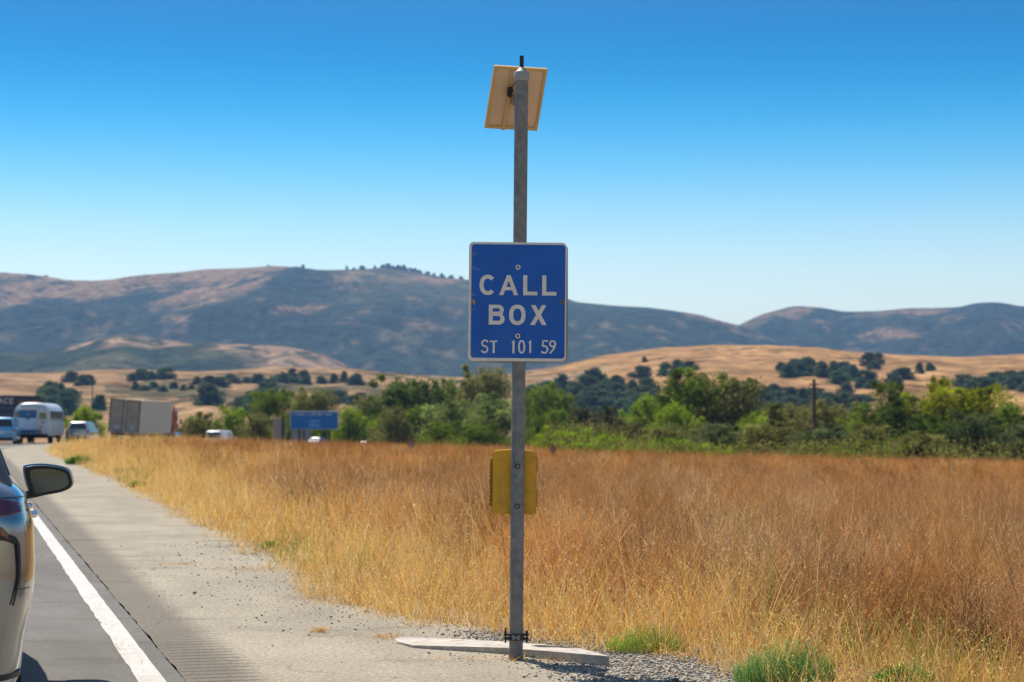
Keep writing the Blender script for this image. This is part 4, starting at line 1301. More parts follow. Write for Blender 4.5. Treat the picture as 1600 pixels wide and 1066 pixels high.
box_.append(S2([(332, 594), (372, 594)] + arc(372, 607, 13, 13, 90, -90, 8) + [(332, 620)]))
box_.append(S2([(332, 653), (376, 653)] + arc(376, 671, 15, 18, 90, -90, 8) + [(332, 689)]))
box_.append(S2(arc(518, 643, 62, 77, 0, 350, 40, 2.3))); box_.append(S2(arc(518, 643, 31, 48, 0, 350, 34, 2.3)))
box_.append(S2([(620, 568), (655, 568), (679, 612), (702, 568), (737, 568), (697, 640), (740, 718), (704, 718), (678, 669), (651, 718), (615, 718), (660, 640)]))
filled('lettering', box_, .0006, SM, M_signwhite, sign)
sw = 13
st = [S2(stroke(arc(276, 860, 22, 22, 20, 250, 16) + arc(272, 905, 23, 24, 60, -160, 16), sw)),
      S2([(313, 840), (370, 838), (370, 849), (350, 850), (350, 933), (334, 933), (334, 851), (313, 852)]),
      S2([(478, 850), (492, 834), (499, 834), (499, 934), (484, 934), (484, 857), (478, 858)]),
      S2(arc(553, 884, 27, 51, 0, 352, 36, 2.3)), S2(arc(553, 884, 13, 38, 0, 350, 30, 2.3)),
      S2([(606, 850), (618, 834), (625, 834), (625, 928), (611, 931), (611, 857), (606, 858)]),
      S2(stroke([(752, 838), (714, 838), (711, 879)] + arc(724, 903, 25, 26, 105, -150, 16), sw)),
      S2(arc(787, 859, 27, 27, 0, 350, 26)), S2(arc(787, 859, 14, 15, 0, 350, 22))]
for grp_ in (st[:2], st[2:6], st[6:]):
    filled('lettering', grp_, .0006, SM, M_signwhite, sign)
filled('lettering', [S2(stroke([(806, 866), (800, 888), (786, 908), (768, 932)], 13))], .0006, Matrix.Translation((0, -.0004, 0)) @ SM, M_signwhite, sign)
for (bx, by, br, mm) in ((520, 282, 19, M_signwhite), (523, 803, 19, M_signwhite), (857, 541, 16, M_steel)):
    (x, z) = S2([(bx, by)])[0]
    q = MB(); c0 = SM @ Vector((x, z, 0)); q.tube([c0 + Vector((0, .001, 0)), c0 + Vector((0, -.003, 0))], br * K, 18)
    sc_ = q.build('bolt', mm, sign, smooth=False)
    q = MB(); q.tube([c0 + Vector((0, -.003, 0)), c0 + Vector((0, -.005, 0))], br * K * .48, 12); q.build('bolt_head', M_darkmetal, sign)
filled('rust_spot', [S2([(176, 532), (190, 530), (200, 540), (197, 556), (199, 572), (190, 572), (184, 560), (174, 552)])], .0006, SM, surf('rust_orange', (.5, .25, .07), .8), sign)
# pale scratches at the left margin
scr = [(170, 181, 205, 176), (172, 200, 196, 198), (185, 188, 209, 182), (170, 284, 196, 279), (175, 299, 240, 300), (172, 294, 192, 288), (170, 499, 204, 496), (172, 480, 190, 481), (172, 603, 192, 601)]
filled('scratch', [S2(stroke([(a, b), ((a + c) / 2, (b + d) / 2 - 1.5), (c, d)], 3.0)) for a, b, c, d in scr], .0005, SM, surf('scratch', (.22, .36, .55), .6), sign)
# second plate bolted on the far side of the post, showing as a sliver at the right
M2 = Matrix.Translation((-.003, .050, 2.208)) @ Matrix.Rotation(R(-.4), 4, 'Y') @ MV
filled('rear_sign', [rounded_rect(.615, .741, .03)], .0015, M2, M_signback, cb)
q = MB()
for z_ in (2.43, 2.0): q.box((0, 0, z_), (.10, .094, .035), bevel=.003)
q.build('sign_bracket', M_steel, cb)

# yellow phone box -----------------------------------------------------
top = [(.136 - .272 * i / 12, .195 + .010 * (1 - ((i - 6) / 6) ** 2)) for i in range(13)]
prof = [(-.136, -.192), (-.130, -.198), (.130, -.198), (.136, -.192)] + [(.136, .185)] + top[1:-1] + [(-.136, .185)]
q = MB(); q.prism(prof, Matrix.Translation((-.020, .115, 1.088)) @ MV, -.072, .072)
bmesh.ops.bevel(q.bm, geom=[e for e in q.bm.edges], offset=.004, segments=2, affect='EDGES')
pb = q.build('phone_box', M_yellow, cb, smooth=True)
q = MB(); q.prism([(x * 1.035, y * 1.012) for x, y in prof], Matrix.Translation((-.020, .190, 1.088)) @ MV, -.006, .006); q.build('box_rim', M_yellow, pb)
q = MB(); q.box((-.020 - .146, .17, 1.085), (.018, .045, .31), bevel=.003)
for i in range(12): q.box((-.020 - .1555, .160, .955 + i * .0245), (.010, .06, .011), bevel=.002)
q.build('hinge', surf('hinge_brass', (.42, .27, .06), .6, .2, .25, 30, dirt=(.1, .07, .02), dirt_amt=.6, dirt_scale=20), pb)
for zc in (1.205, .985):
    q = MB()
    for i in range(6): q.box((-.020 + .1455, .165, zc - .045 + i * .0175), (.020, .05, .0085), bevel=.0015)
    q.box((-.020 + .139, .17, zc), (.008, .04, .10)); q.build('latch', M_yellow, pb)
q = MB(); q.box((0, .04, 1.19), (.05, .05, .04)); q.box((0, .04, .94), (.05, .05, .04)); q.build('mount', M_steel, pb)
for zz in (1.192, .944):
    q = MB(); q.tube([(0, -.0405, zz), (0, -.0445, zz)], .0165, 20); wsh = q.build('washer', M_darkmetal, pole)
    q = MB(); q.tube([(0, -.0445, zz), (0, -.049, zz)], .011, 6); q.build('bolt_head', M_steel, pole)
q = MB(); q.tube([(-.034, -.034, 1.255), (-.026, -.037, 1.24), (-.021, -.0385, 1.215), (-.024, -.0378, 1.20), (-.014, -.0412, 1.212), (-.006, -.0424, 1.197), (-.017, -.0404, 1.187), (-.027, -.0365, 1.193)], .0012, 5); q.build('graffiti_scribble', M_black, pole)  # small dark graffiti scribble, drawn as a thin raised line

# solar panel ----------------------------------------------------------
aZ = R(-16)
u_ = Vector((math.cos(aZ), -math.sin(aZ), 0)); nh = Vector((math.sin(aZ), math.cos(aZ), 0))
v_ = (nh * .52 - Vector((0, 0, .854))).normalized()      # down the slope, away from the camera
n_ = u_.cross(v_)                                          # faces the camera's side or the sky
if n_.y > 0: n_ = -n_                                      # underside normal
cpt = at(806, 154, 12.19) - BASE
cpt.x -= 0.0099 * 3.5
PM = Matrix((( u_.x, -v_.x, n_.x, cpt.x), (u_.y, -v_.y, n_.y, cpt.y), (u_.z, -v_.z, n_.z, cpt.z), (0, 0, 0, 1)))
PWd, PHt = .352, .425
q = MB(); q.prism([(-PWd / 2 + .004, -PHt / 2 + .004), (PWd / 2 - .004, -PHt / 2 + .004), (PWd / 2 - .004, PHt / 2 - .004), (-PWd / 2 + .004, PHt / 2 - .004)], PM, -.010, -.004)
sp_ = q.build('solar_panel', M_panelback, cb)
q = MB(); q.prism([(-PWd / 2 + .01, -PHt / 2 + .01), (PWd / 2 - .01, -PHt / 2 + .01), (PWd / 2 - .01, PHt / 2 - .01), (-PWd / 2 + .01, PHt / 2 - .01)], PM, -.0135, -.0105)
q.build('solar_cells', surf('solar_cells', (.01, .015, .05), .1, 0, .2, 30), sp_)
q = MB()
fr = .020
for (a, b, c, d) in ((-PWd / 2, -PHt / 2, PWd / 2, -PHt / 2 + fr), (-PWd / 2, PHt / 2 - fr, PWd / 2, PHt / 2), (-PWd / 2, -PHt / 2 + fr, -PWd / 2 + fr, PHt / 2 - fr), (PWd / 2 - fr, -PHt / 2 + fr, PWd / 2, PHt / 2 - fr)):
    q.prism([(a, b), (c, b), (c, d), (a, d)], PM, -.014, .006)
q.build('panel_frame', M_panelframe, sp_)
q = MB(); q.prism([(-.062, -PHt / 2 - .006), (-.042, -PHt / 2 - .006), (-.042, PHt / 2 - .02), (-.062, PHt / 2 - .02)], PM, -.004, .009); q.build('panel_rail', M_panelframe, sp_)
q = MB()
for (x, y, r_) in ((-.052, .062, .019), (-.052, .033, .017)): q.tube([PM @ Vector((x, y, .008)), PM @ Vector((x, y, .034))], r_, 12)
q.box(PM @ Vector((-.052, .047, .016)), (.03, .03, .04)); q.build('junction_box', M_black, sp_)
q = MB(); q.tube([PM @ Vector((-.05, .075, .03)), PM @ Vector((-.03, .12, .02)), PM @ Vector((-.01, .15, .03)), Vector((-.02, .02, 3.63))], .0028, 6)
q.tube([PM @ Vector((-.05, .03, .03)), PM @ Vector((-.036, -.002, .025)), PM @ Vector((-.037, -.03, .02))], .0026, 6); q.build('cable', M_black, sp_)
q = MB(); q.tube([Vector((0, .0, 3.60)), Vector((0, .06, 3.56)), PM @ Vector((.02, .03, .0))], .014, 10); q.box(PM @ Vector((.02, .02, .0)), (.08, .02, .12)); q.build('panel_bracket', M_steel, sp_)

# ================================================================ concrete slab
TOPP = [(616, 997.5), (629, 995.5), (668, 996.3), (710, 998.3), (750, 1000.5), (792, 1003), (822, 1005.4), (850, 1007.6), (879, 1010.3), (905, 1013.2), (925, 1018), (952, 1025.5), (905, 1021.7), (860, 1018.2), (819, 1015.2), (794, 1013), (750, 1011.5), (710, 1010.5), (675, 1009.6), (644, 1008.6), (622, 1003)]
zt = lambda x: .012 + .052 * (x + .79) / 1.37
loop = []
for (px, py) in TOPP:
    g = ground_at(px, py, .012 + .052 * (px - 617) / 335); loop.append((g.x + rnd.uniform(-.003, .003), g.y + rnd.uniform(-.006, .006)))
hole = [(g.x, g.y) for g in [ground_at(px, py, .045) for px, py in ((829, 1009.5), (838, 1008.6), (848, 1009.3), (872, 1011.6), (888, 1013.6), (905, 1016.2), (884, 1015.3), (868, 1013.6), (845, 1012.5))]]
slab = filled('concrete_slab', [loop, hole], .05, Matrix.Identity(4), M_concrete)
for v in slab.data.vertices:
    v.co.z = zt(v.co.x) if v.co.z > 0 else -.03
tag(slab, 'long broken concrete slab with a dark hole lying behind the foot of the call box post', 'concrete slab')

# ================================================================ low green plants at the pavement edge
M_weed = foliage_mat('green_weed', transl=0.4)


def green_plant(px, py, wpx, hpx, hue, label, name='weed', ns=160, leaf=.006, flowers=None, z=None, n_leaf=9):
    g = ground_at(px, py, 0.0)
    if z is None: z = float(zg(g.x, g.y)) if g.x - Xe(g.y) > 0.3 else 0.0
    s = g.y / F; W_, H_ = wpx * s, hpx * s
    root = empty(name, (g.x, g.y, z), 0, label, 'plant')
    r = rng.uniform(0, 1, ns) ** .5 * W_ / 2; a = rng.uniform(0, 6.28, ns)
    P = np.stack([r * np.cos(a), r * np.sin(a) * .7, np.zeros(ns)], 1)
    hh = H_ * rng.uniform(.5, 1.08, ns) * (1 - .45 * (r / (W_ / 2)) ** 2)
    c = np.array(hue) * rng.uniform(.7, 1.3, (ns, 1))
    V, Fq, Cc, pts = blades(P, hh, np.full(ns, .0028 * max(1, g.y / 15)), a, .1 + .5 * r / (W_ / 2) * min(1, W_ / max(H_, .01) / 2), rng.uniform(0, .4, ns), 3, c)
    link('stem', np_mesh('stem', V, Fq, Cc), root, M_weed)
    parts = []
    A = np.stack(pts, 1)
    for k in range(n_leaf):
        t = rng.uniform(.15, 1, ns); sg = np.minimum((t * 3).astype(int), 2); f = (t * 3 - sg)[:, None]
        Q = A[np.arange(ns), sg] * (1 - f) + A[np.arange(ns), sg + 1] * f
        V, Fq, Cc, _ = blades(Q, rng.uniform(.6, 1.5, ns) * leaf * 5, rng.uniform(.5, 1, ns) * leaf, rng.uniform(0, 6.28, ns), rng.uniform(.4, 1.5, ns), rng.uniform(0, .6, ns), 2, c * rng.uniform(.8, 1.3, (ns, 1)))
        parts.append((V, Fq, Cc))
    V, Fq, Cc = merge(parts); link('foliage', np_mesh('foliage', V, Fq, Cc), root, M_weed)
    if flowers:
        top = A[:, 3]; m = rng.uniform(0, 1, ns) < .7; t_ = top[m]
        V, Fq, Cc = seeds([t_ - .02, t_], 3, .011, np.tile(np.array(flowers), (len(t_), 1)), .01)
        link('flower', np_mesh('flower', V, Fq, Cc), root, M_weed)
    return root


GW = (.24, .36, .07)
green_plant(1008, 1018, 122, 46, (.30, .40, .07), 'low bright green weed tuft growing at the gravel edge right of the concrete slab', ns=420, leaf=.0045)
green_plant(1228, 1068, 165, 78, (.19, .33, .09), 'large fluffy green weed bush at the bottom edge of the photo', ns=750, leaf=.0045)
green_plant(1412, 1075, 92, 32, (.10, .24, .03), 'small green plant dotted with yellow flowers at the bottom right', 'flowering_weed', 160, .012, (.8, .6, .02))
green_plant(1545, 905, 95, 95, (.34, .32, .06), 'tall yellow-green mustard plant standing in the brown grass at the right border', 'mustard_plant', 90, .010, (.7, .55, .05), n_leaf=6)
green_plant(124, 726, 42, 14, (.13, .26, .03), 'dark green weed patch at the far tip of the grass beside the shoulder', ns=160, leaf=.03)
green_plant(214, 762, 22, 9, (.16, .28, .03), 'small green tuft at the grass edge halfway along the shoulder', ns=70, leaf=.02)
green_plant(200, 742, 44, 16, (.30, .30, .06), 'yellowish green weed among the golden grass left of the small tuft', ns=130, leaf=.02)
green_plant(421, 858, 26, 13, (.18, .28, .04), 'small upright green weed at the curve of the grass edge', ns=60, leaf=.010)
green_plant(488, 884, 40, 7, (.14, .24, .03), 'flat green weed mat on the pavement edge, left of the two mats', ns=120, leaf=.009)
green_plant(536, 908, 44, 7, (.14, .24, .03), 'flat green weed mat on the pavement edge, nearer the slab', ns=120, leaf=.008)

# ================================================================ vehicles
def paint(name, col, metal=.3, rough=.32):
    return surf(name, col, rough, metal, .03, 3, coat=.8, dirt=(col[0] * .6, col[1] * .55, col[2] * .5), dirt_amt=.12, dirt_scale=4)


_offz = ([.22, .30, .49, .66, .78, 1.005, 1.134, 1.19, 1.215], [.12, .066, .046, .014, 0, .012, .048, .103, .17])


def car(name, label, pos, slope, mp, L=4.6, W=1.82, H=1.48, sh=.95, sty='hatch', group=None, roll=0, nz=14, pil=None):
    """passenger car: origin at the middle of its rear, pointing along +y"""
    root = empty(name, pos, -math.atan(slope), label, {'van': 'van', 'suv': 'suv'}.get(sty, 'car'), group)
    hw = W / 2
    def off(z): return float(np.interp(z / sh * 1.2, *_offz))
    def inset(s_):
        a = np.interp(s_, [0, .015, .05, .1, .2, .4], [.21, .15, .095, .055, .018, 0])
        b = np.interp(L - s_, [0, .02, .08, .2, .45, .9], [.34, .27, .19, .10, .035, 0])
        return float(a + b)
    hood = sh - .02
    ztop = lambda s_: float(np.interp(s_, [0, .3, L * .62, L * .72, L * .93, L], [sh - (.0 if sty != 'sedan' else .0), sh, sh, hood, hood - .17, hood - .36]))
    def section(s_):
        zt_ = ztop(s_); c = inset(s_); half = []
        for i in range(nz + 1):
            z = .22 + (zt_ - .22) * i / nz
            zz = .22 + (sh - .22) * i / nz
            half.append((hw - off(zz) - c, z))
        right = [Vector((x, s_, z)) for x, z in half]
        left = [Vector((-x, s_, z)) for x, z in half[::-1]]
        return right + left
    ss = [0, .012, .03, .06, .1, .16, .26, .4, .8, 1.4, 2.2, L * .6, L * .72, L * .85, L - .35, L - .2, L - .08, L - .02, L]
    b = MB().loft([section(s_) for s_ in ss]); b.build('body', mp, root, smooth=True)

    def patch(nm, s0, s1, z0, z1, mat, out=.004, par=root, n=8, mirror=True, both=False, shape=None):
        """thin panel following the body side"""
        for sgn in ((1, -1) if both else (1,)):
            V = []; Fq = []
            for i in range(n + 1):
                for j in range(n + 1):
                    s_ = s0 + (s1 - s0) * i / n; z = z0 + (z1 - z0) * j / n
                    if shape: s_, z = shape(i / n, j / n)
                    x = hw - off(.22 + (z - .22) * (sh - .22) / (ztop(s_) - .22)) - inset(s_) + out
                    V.append((sgn * x, s_ - out * .5 * (s_ < .1), z))
            for i in range(n):
                for j in range(n):
                    k = i * (n + 1) + j; Fq.append((k, k + n + 1, k + n + 2, k + 1))
            me = np_mesh(nm, np.array(V), np.array(Fq), smooth=True)
            o_ = link(nm, me, par, mat)
            md = o_.modifiers.new('solid', 'SOLIDIFY'); md.thickness = .006; md.offset = 0
    # cabin from horizontal rings
    if sty == 'sedan': rb, rt, ft, fb = .55, 1.35, 2.55, 3.35
    elif sty == 'van': rb, rt, ft, fb = .03, .10, L - 1.5, L - .75
    elif sty == 'suv': rb, rt, ft, fb = .12, .50, 2.65, 3.55
    else: rb, rt, ft, fb = .10, .62, 2.45, 3.3
    hb, ht = hw - .11, hw - (.17 if sty == 'van' else .27)
    zb, zt_ = sh - .02, H - .06
    def ring(z, y0, y1, h, r_):
        return [Vector((x, (y0 + y1) / 2 + y, z)) for x, y in rounded_rect(2 * h, y1 - y0, r_, 3)]
    if pil:
        MB().loft([ring(zb, rb, fb, hb, .10), ring(zt_, rt, ft, ht, .12)]).build('pillars', pil, root, smooth=True)
    b = MB().loft(([] if pil else [ring(zb, rb, fb, hb, .10)]) + [ring(zt_, rt, ft, ht + (.004 if pil else 0), .12), ring(H - .018, rt + .05, ft - .08, ht - .07, .12), ring(H, rt + .18, ft - .22, ht - .2, .12)])
    cab = b.build('cabin', mp, root, smooth=True)
    def glass(fn, nm):
        q_ = MB(); q_.quad([fn(0, 0), fn(1, 0), fn(1, 1), fn(0, 1)]); o_ = q_.build(nm, M_glass, root)
        md = o_.modifiers.new('solid', 'SOLIDIFY'); md.thickness = .008; md.offset = 0
    def lerp(a, b_, t): return a + (b_ - a) * t
    for sgn in (1, -1):
        edges = {'sedan': [(.14, .48), (.52, .86)], 'van': [(.55, .9)], 'suv': [(.05, .27), (.30, .56), (.60, .88)], 'hatch': [(.06, .24), (.28, .56), (.60, .88)]}[sty]
        for (f0, f1) in edges:
            def fn(u, t, f0=f0, f1=f1):
                t2 = .10 + .78 * t; f = lerp(f0, f1, u)
                y0, y1 = lerp(rb, rt, t2), lerp(fb, ft, t2)
                return Vector((sgn * (lerp(hb, ht, t2) + .004), y0 + (y1 - y0) * f, lerp(zb, zt_, t2)))
            glass(fn, 'side_window')
    def fr_(u, t): t2 = .12 + .76 * t; h_ = lerp(hb, ht, t2) - .13; return Vector((lerp(-h_, h_, u), lerp(rb, rt, t2) - .005, lerp(zb, zt_, t2)))
    glass(fr_, 'rear_window')
    def ff_(u, t): t2 = .08 + .84 * t; h_ = lerp(hb, ht, t2) - .12; return Vector((lerp(-h_, h_, u), lerp(fb, ft, t2) + .005, lerp(zb, zt_, t2)))
    glass(ff_, 'windscreen')
    if name != 'silver_suv_near':
        patch('tail_light', 0.0, .30, sh * .76, sh * .90, M_redlamp, both=True)
    q = MB(); q.box((0, .0, .36), (W - .44, .05, .20), bevel=.02); q.build('rear_bumper', M_black, root)
    q = MB(); q.box((0, -.014, sh * .70), (.31, .012, .155)); q.build('licence_plate', M_plate, root)
    for sgn in (1, -1):
        q = MB(); q.box((sgn * (hw - .32), L - .17, sh * .66), (.3, .12, .12), bevel=.02); q.build('headlight', M_chrome, root)
        for yy in (.86, L - .92):
            q = MB(); q.tube([(sgn * (hw - .28), yy, .33), (sgn * (hw - .08), yy, .33), (sgn * (hw - .057), yy, .33)], [.33, .33, .31], 28)
            wh = q.build('wheel', M_rubber, root, smooth=True)
            q = MB(); q.tube([(sgn * (hw - .07), yy, .33), (sgn * (hw - .052), yy, .33)], .20, 20); q.build('rim', M_chrome, wh)
            q = MB(); q.tube([(sgn * (hw - .26), yy, .34), (sgn * (hw - .066), yy, .34)], .385, 28); q.build('wheel_arch', M_black, root)
    return root, patch


P_silver = paint('silver_paint', (.30, .315, .34), .5)
P_white = paint('white_paint', (.75, .76, .78), 0)
P_dred = paint('dark_red_paint', (.07, .02, .03), .3)
P_dark = paint('dark_blue_paint', (.04, .05, .08), .3)
P_lblue = paint('light_blue_paint', (.10, .32, .55), .2)


def on_road(px, D, z=None):
    x = (px - 800) / F * D
    return Vector((x, D, float(Zr(D)) + .005 if z is None else z))


def mirrors(root, W, y, z, mat, sc_=1.0):
    for s_ in (1, -1):
        q = MB(); q.box((s_ * (W / 2 + .10), y, z), (.20, .12, .14), bevel=.03); q.build('side_mirror', mat, root)


r_, pt_ = car('silver_suv', 'small silver suv with red tail lights between the old bus and the box truck', on_road(121, 141), -.02, P_silver, 4.4, 1.82, 1.56, .98, 'suv'); mirrors(r_, 1.82, 2.9, 1.0, P_silver)
r_, pt_ = car('blue_suv', 'light blue suv with a dark rear cut off by the left border of the photo', on_road(4, 131), -.16, P_lblue, 4.7, 1.9, 1.84, 1.15, 'suv'); mirrors(r_, 1.9, 2.9, 1.15, P_lblue)
r_, pt_ = car('white_van', 'white van with red tail lights right of the box truck behind the grass', on_road(334, 198, -1.45), .18, P_white, 4.9, 2.0, 2.1, 1.25, 'van'); mirrors(r_, 2.0, 3.9, 1.35, P_white)
q = MB()
for x_ in (-.7, 0, .7): q.box((x_, 2.0, 2.14), (.05, 3.0, .04))
q.build('roof_rack', P_white, r_)
r_, pt_ = car('dark_sedan', 'dark sedan under the large blue road sign, half hidden by the grass', on_road(487, 236, -1.75), .30, P_dark, 4.6, 1.82, 1.46, .95, 'sedan', 'cars far down the curve'); mirrors(r_, 1.82, 2.9, 1.0, P_dark)
r_, pt_ = car('dark_red_hatchback', 'dark red hatchback between the blue road sign and the white sedan', on_road(566, 280, -2.72), .34, P_dred, 4.3, 1.8, 1.5, .98, 'hatch', 'cars far down the curve'); mirrors(r_, 1.8, 2.8, 1.0, P_dred)
r_, pt_ = car('white_sedan', 'white sedan roof showing above the grass left of the red marker post', on_road(606, 305, -3.55), .55, P_white, 4.6, 1.8, 1.45, .92, 'sedan', 'cars far down the curve'); mirrors(r_, 1.8, 2.9, 1.0, P_white)
r_, pt_ = car('silver_sedan', 'silver sedan roof showing above the grass right of the red marker post', on_road(680, 345, -4.25), .60, P_silver, 4.6, 1.8, 1.45, .92, 'sedan', 'cars far down the curve'); mirrors(r_, 1.8, 2.9, 1.0, P_silver)

# ---- near silver suv at the left border
NS = -.2825
nd = Vector((NS, 1, 0)).normalized(); rt_ = Vector((nd.y, -nd.x, 0))
NW = 1.88
# its right flank passes through x=-2.207 at y=8.9
A0 = Vector((-2.20, 8.9, 0)); s0 = .42
rear = A0 - nd * s0 - rt_ * (NW / 2)
P_near = surf('near_silver_paint', (.25, .265, .285), .16, .7, .02, 3, coat=1.0)
near, patch = car('silver_suv_near', 'nearest silver suv at the left border, cut off beside the white line', rear, NS, P_near, 4.75, NW, 1.66, 1.2, 'suv', nz=30, pil=M_black)
near.name = 'silver_suv'
M_nearlamp = surf('dark_red_lens', (.10, .003, .008), .06, 0, .2, 30, coat=1)
patch('tail_light', 0, 0, 0, 0, M_nearlamp, .007, n=12, both=True, shape=lambda u, v: (.004 + (.10 + .03 * v) * u, (1.045 + .02 * u) + (.085 - .05 * u) * v))
patch('tail_light', 0, 0, 0, 0, M_nearlamp, .007, n=12, both=True, shape=lambda u, v: (.002 + .026 * u, (.975 - .03 * u) + (.05 - .02 * u) * v))
patch('bumper_vent', 0, 0, 0, 0, M_black, .006, n=12, both=True, shape=lambda u, v: (.046 + .010 * math.sin(v * 2.6) + (.003 + .016 * v) * u, .655 + .30 * v - .03 * u * v))
patch('bumper_vent', 0, 0, 0, 0, M_black, .006, n=10, both=True, shape=lambda u, v: (.0 + .050 * u, .945 + .032 * v - .02 * u * u))
patch('panel_gap', .075, .18, .722, .7245, M_black, .001, n=10, both=True)
patch('panel_gap', .012, .7, 1.128, 1.131, M_black, .001, n=16, both=True)
patch('panel_gap', .003, .30, .325, .35, M_black, .004, n=10, both=True)
q = MB(); q.tube([(NW / 2 - .055, .10, 1.075), (NW / 2 - .046, .10, 1.075)], .006, 10); q.build('sensor', M_black, near)
# mirror on its stalk
for sg in (1, -1):
    mo = [(-.138, .070), (-.118, .088), (-.04, .094), (.05, .084), (.108, .066), (.130, .040), (.142, -.012), (.126, -.044), (.075, -.068), (-.02, -.086), (-.088, -.100), (-.106, -.072), (-.128, .0)]
    yM, zM = 3.06, 1.115
    _m = mo; mo = []
    for i_ in range(len(_m)):
        p0_, p1_, p2_, p3_ = _m[i_ - 1], _m[i_], _m[(i_ + 1) % len(_m)], _m[(i_ + 2) % len(_m)]
        for t_ in (0, .25, .5, .75):
            mo.append(tuple(.5 * (2 * p1_[q_] + (p2_[q_] - p0_[q_]) * t_ + (2 * p0_[q_] - 5 * p1_[q_] + 4 * p2_[q_] - p3_[q_]) * t_ ** 2 + (3 * p1_[q_] - p0_[q_] - 3 * p2_[q_] + p3_[q_]) * t_ ** 3) for q_ in (0, 1)))
    def ringm(k, y, dx=0, dz=0): return [Vector((sg * (NW / 2 + .155 + dx + a * k), y, zM + dz + b * k)) for a, b in mo]
    q = MB().loft([ringm(.97, yM - .002), ringm(1.05, yM, 0, .004), ringm(1.07, yM + .03, 0, .004), ringm(.93, yM + .075), ringm(.70, yM + .12), ringm(.3, yM + .145)])
    mh = q.build('side_mirror', P_near, near, smooth=True)
    q = MB().loft([ringm(.97, yM - .016), ringm(.985, yM - .012), ringm(.985, yM + .004)]); q.build('mirror_trim', M_black, mh, smooth=True)
    q = MB().prism([(a * .80, b * .76) for a, b in mo] if sg > 0 else [(-a * .80, b * .76) for a, b in mo][::-1], Matrix.Translation((sg * (NW / 2 + .16), yM - .0165, zM)) @ MV, 0, .003)
    q.build('mirror_glass', surf('mirror_glass', (.10, .125, .14), .04, .95, .05, 2), mh)
    q = MB().loft([[Vector((sg * (NW / 2 + x), y, z)) for x, y, z in rr] for rr in
                  (((-.03, 3.04, .985), (-.03, 3.16, .985), (-.03, 3.16, 1.045), (-.03, 3.04, 1.045)), ((.075, 3.05, 1.02), (.075, 3.14, 1.02), (.075, 3.14, 1.06), (.075, 3.05, 1.06)))]); q.build('mirror_arm', M_black, mh)
    for yy in (1.62, 2.55):
        q = MB(); q.tube([(sg * (NW / 2 - .01), yy - .10, .985), (sg * (NW / 2 + .028), yy - .08, .985), (sg * (NW / 2 + .034), yy, .987), (sg * (NW / 2 + .028), yy + .08, .985), (sg * (NW / 2 - .01), yy + .10, .985)], [.014, .017, .018, .017, .014], 10)
        q.build('door_handle', M_chrome, near, smooth=True)

# ---- old bus
BR = on_road(50, 136); bs = -.10
bus = empty('old_bus', BR, -math.atan(bs), 'old silver bus with rounded roof and blue rear door', 'bus')
M_bus = surf('bus_aluminium', (.50, .54, .58), .38, .2, .08, 2, dirt=(.2, .18, .15), dirt_amt=.3, dirt_scale=1.5)
M_roof = surf('bus_roof_sunlit_cream', (.75, .68, .55), .35, .1, .05, 2)  # cream tone puts the roof's sun reflection into the colour
M_busblue = surf('bus_blue', (.015, .10, .26), .4, 0, .1, 2)


def bus_sec(y, k, zdrop=0):
    """rounded roof section"""
    pts = []
    for i in range(21):
        a = math.pi * i / 20; c, s_ = math.cos(a), math.sin(a)
        pts.append(Vector((1.25 * k * math.copysign(abs(c) ** .55, c), y, 1.75 + (1.15 - zdrop) * abs(s_) ** .75)))
    return [Vector((1.25 * k, y, .55))] + pts + [Vector((-1.25 * k, y, .55))]


b = MB().loft([bus_sec(0, .93, .14), bus_sec(.05, .97, .07), bus_sec(.18, 1, .02), bus_sec(.4, 1), bus_sec(7.4, 1), bus_sec(7.8, .98, .06), bus_sec(8.0, .90, .22)])
b.build('body', M_bus, bus, smooth=True)
b = MB()
def rs(y, k, dz=0): return [Vector((1.02 * k * math.cos(math.pi * i / 14), y, 2.565 - dz + (.345) * abs(math.sin(math.pi * i / 14)) ** .8)) for i in range(15)]
b.loft([rs(.5, .9, .06), rs(.9, 1), rs(7.0, 1), rs(7.6, .85, .06)]); b.build('roof', M_roof, bus, smooth=True)
b = MB(); b.box((-.27, -.02, 1.42), (1.24, .05, 1.05), bevel=.02); dr = b.build('rear_door', surf('bus_door_white', (.52, .58, .66), .45, 0, .06, 3), bus)
b = MB(); b.box((-.27, -.03, 2.07), (1.22, .05, .55), bevel=.02); b.build('door_window', M_busblue, dr)
b = MB(); b.box((-.27, -.045, .86), (1.24, .04, .24), bevel=.02); b.build('blue_skirt', M_busblue, dr)
b = MB(); b.box((-.25, -.058, 2.08), (.16, .01, .12)); b.build('door_mark', surf('faded_mark', (.5, .3, .32), .6), dr)
b = MB(); b.box((-.25, -.05, 1.78), (.18, .03, .16), bevel=.02); b.build('door_latch', M_darkmetal, dr)
b = MB(); b.box((-.27, .02, 2.52), (1.22, .10, .20), rot=Matrix.Rotation(R(-55), 3, 'X'), bevel=.02); b.build('roof_highlight_panel', M_roof, bus)  # pale glossy roof panel; highlight band above the door is painted in
for (x, w_, z0, z1) in ((-1.03, .28, 1.86, 2.26), (.78, .46, 1.76, 2.18)):
    b = MB(); b.box((x, -.012, (z0 + z1) / 2), (w_, .05, z1 - z0), bevel=.03); b.build('rear_window', M_glass, bus)
for (x, z) in ((-1.05, 1.60), (.80, 1.50), (.68, 1.22), (-1.05, 1.38)):
    b = MB(); b.box((x, -.02, z), (.22 if z > 1.3 else .2, .05, .11 if z > 1.3 else .16), bevel=.01); b.build('tail_light', M_redlamp if z > 1.3 else M_redlampbright, bus)
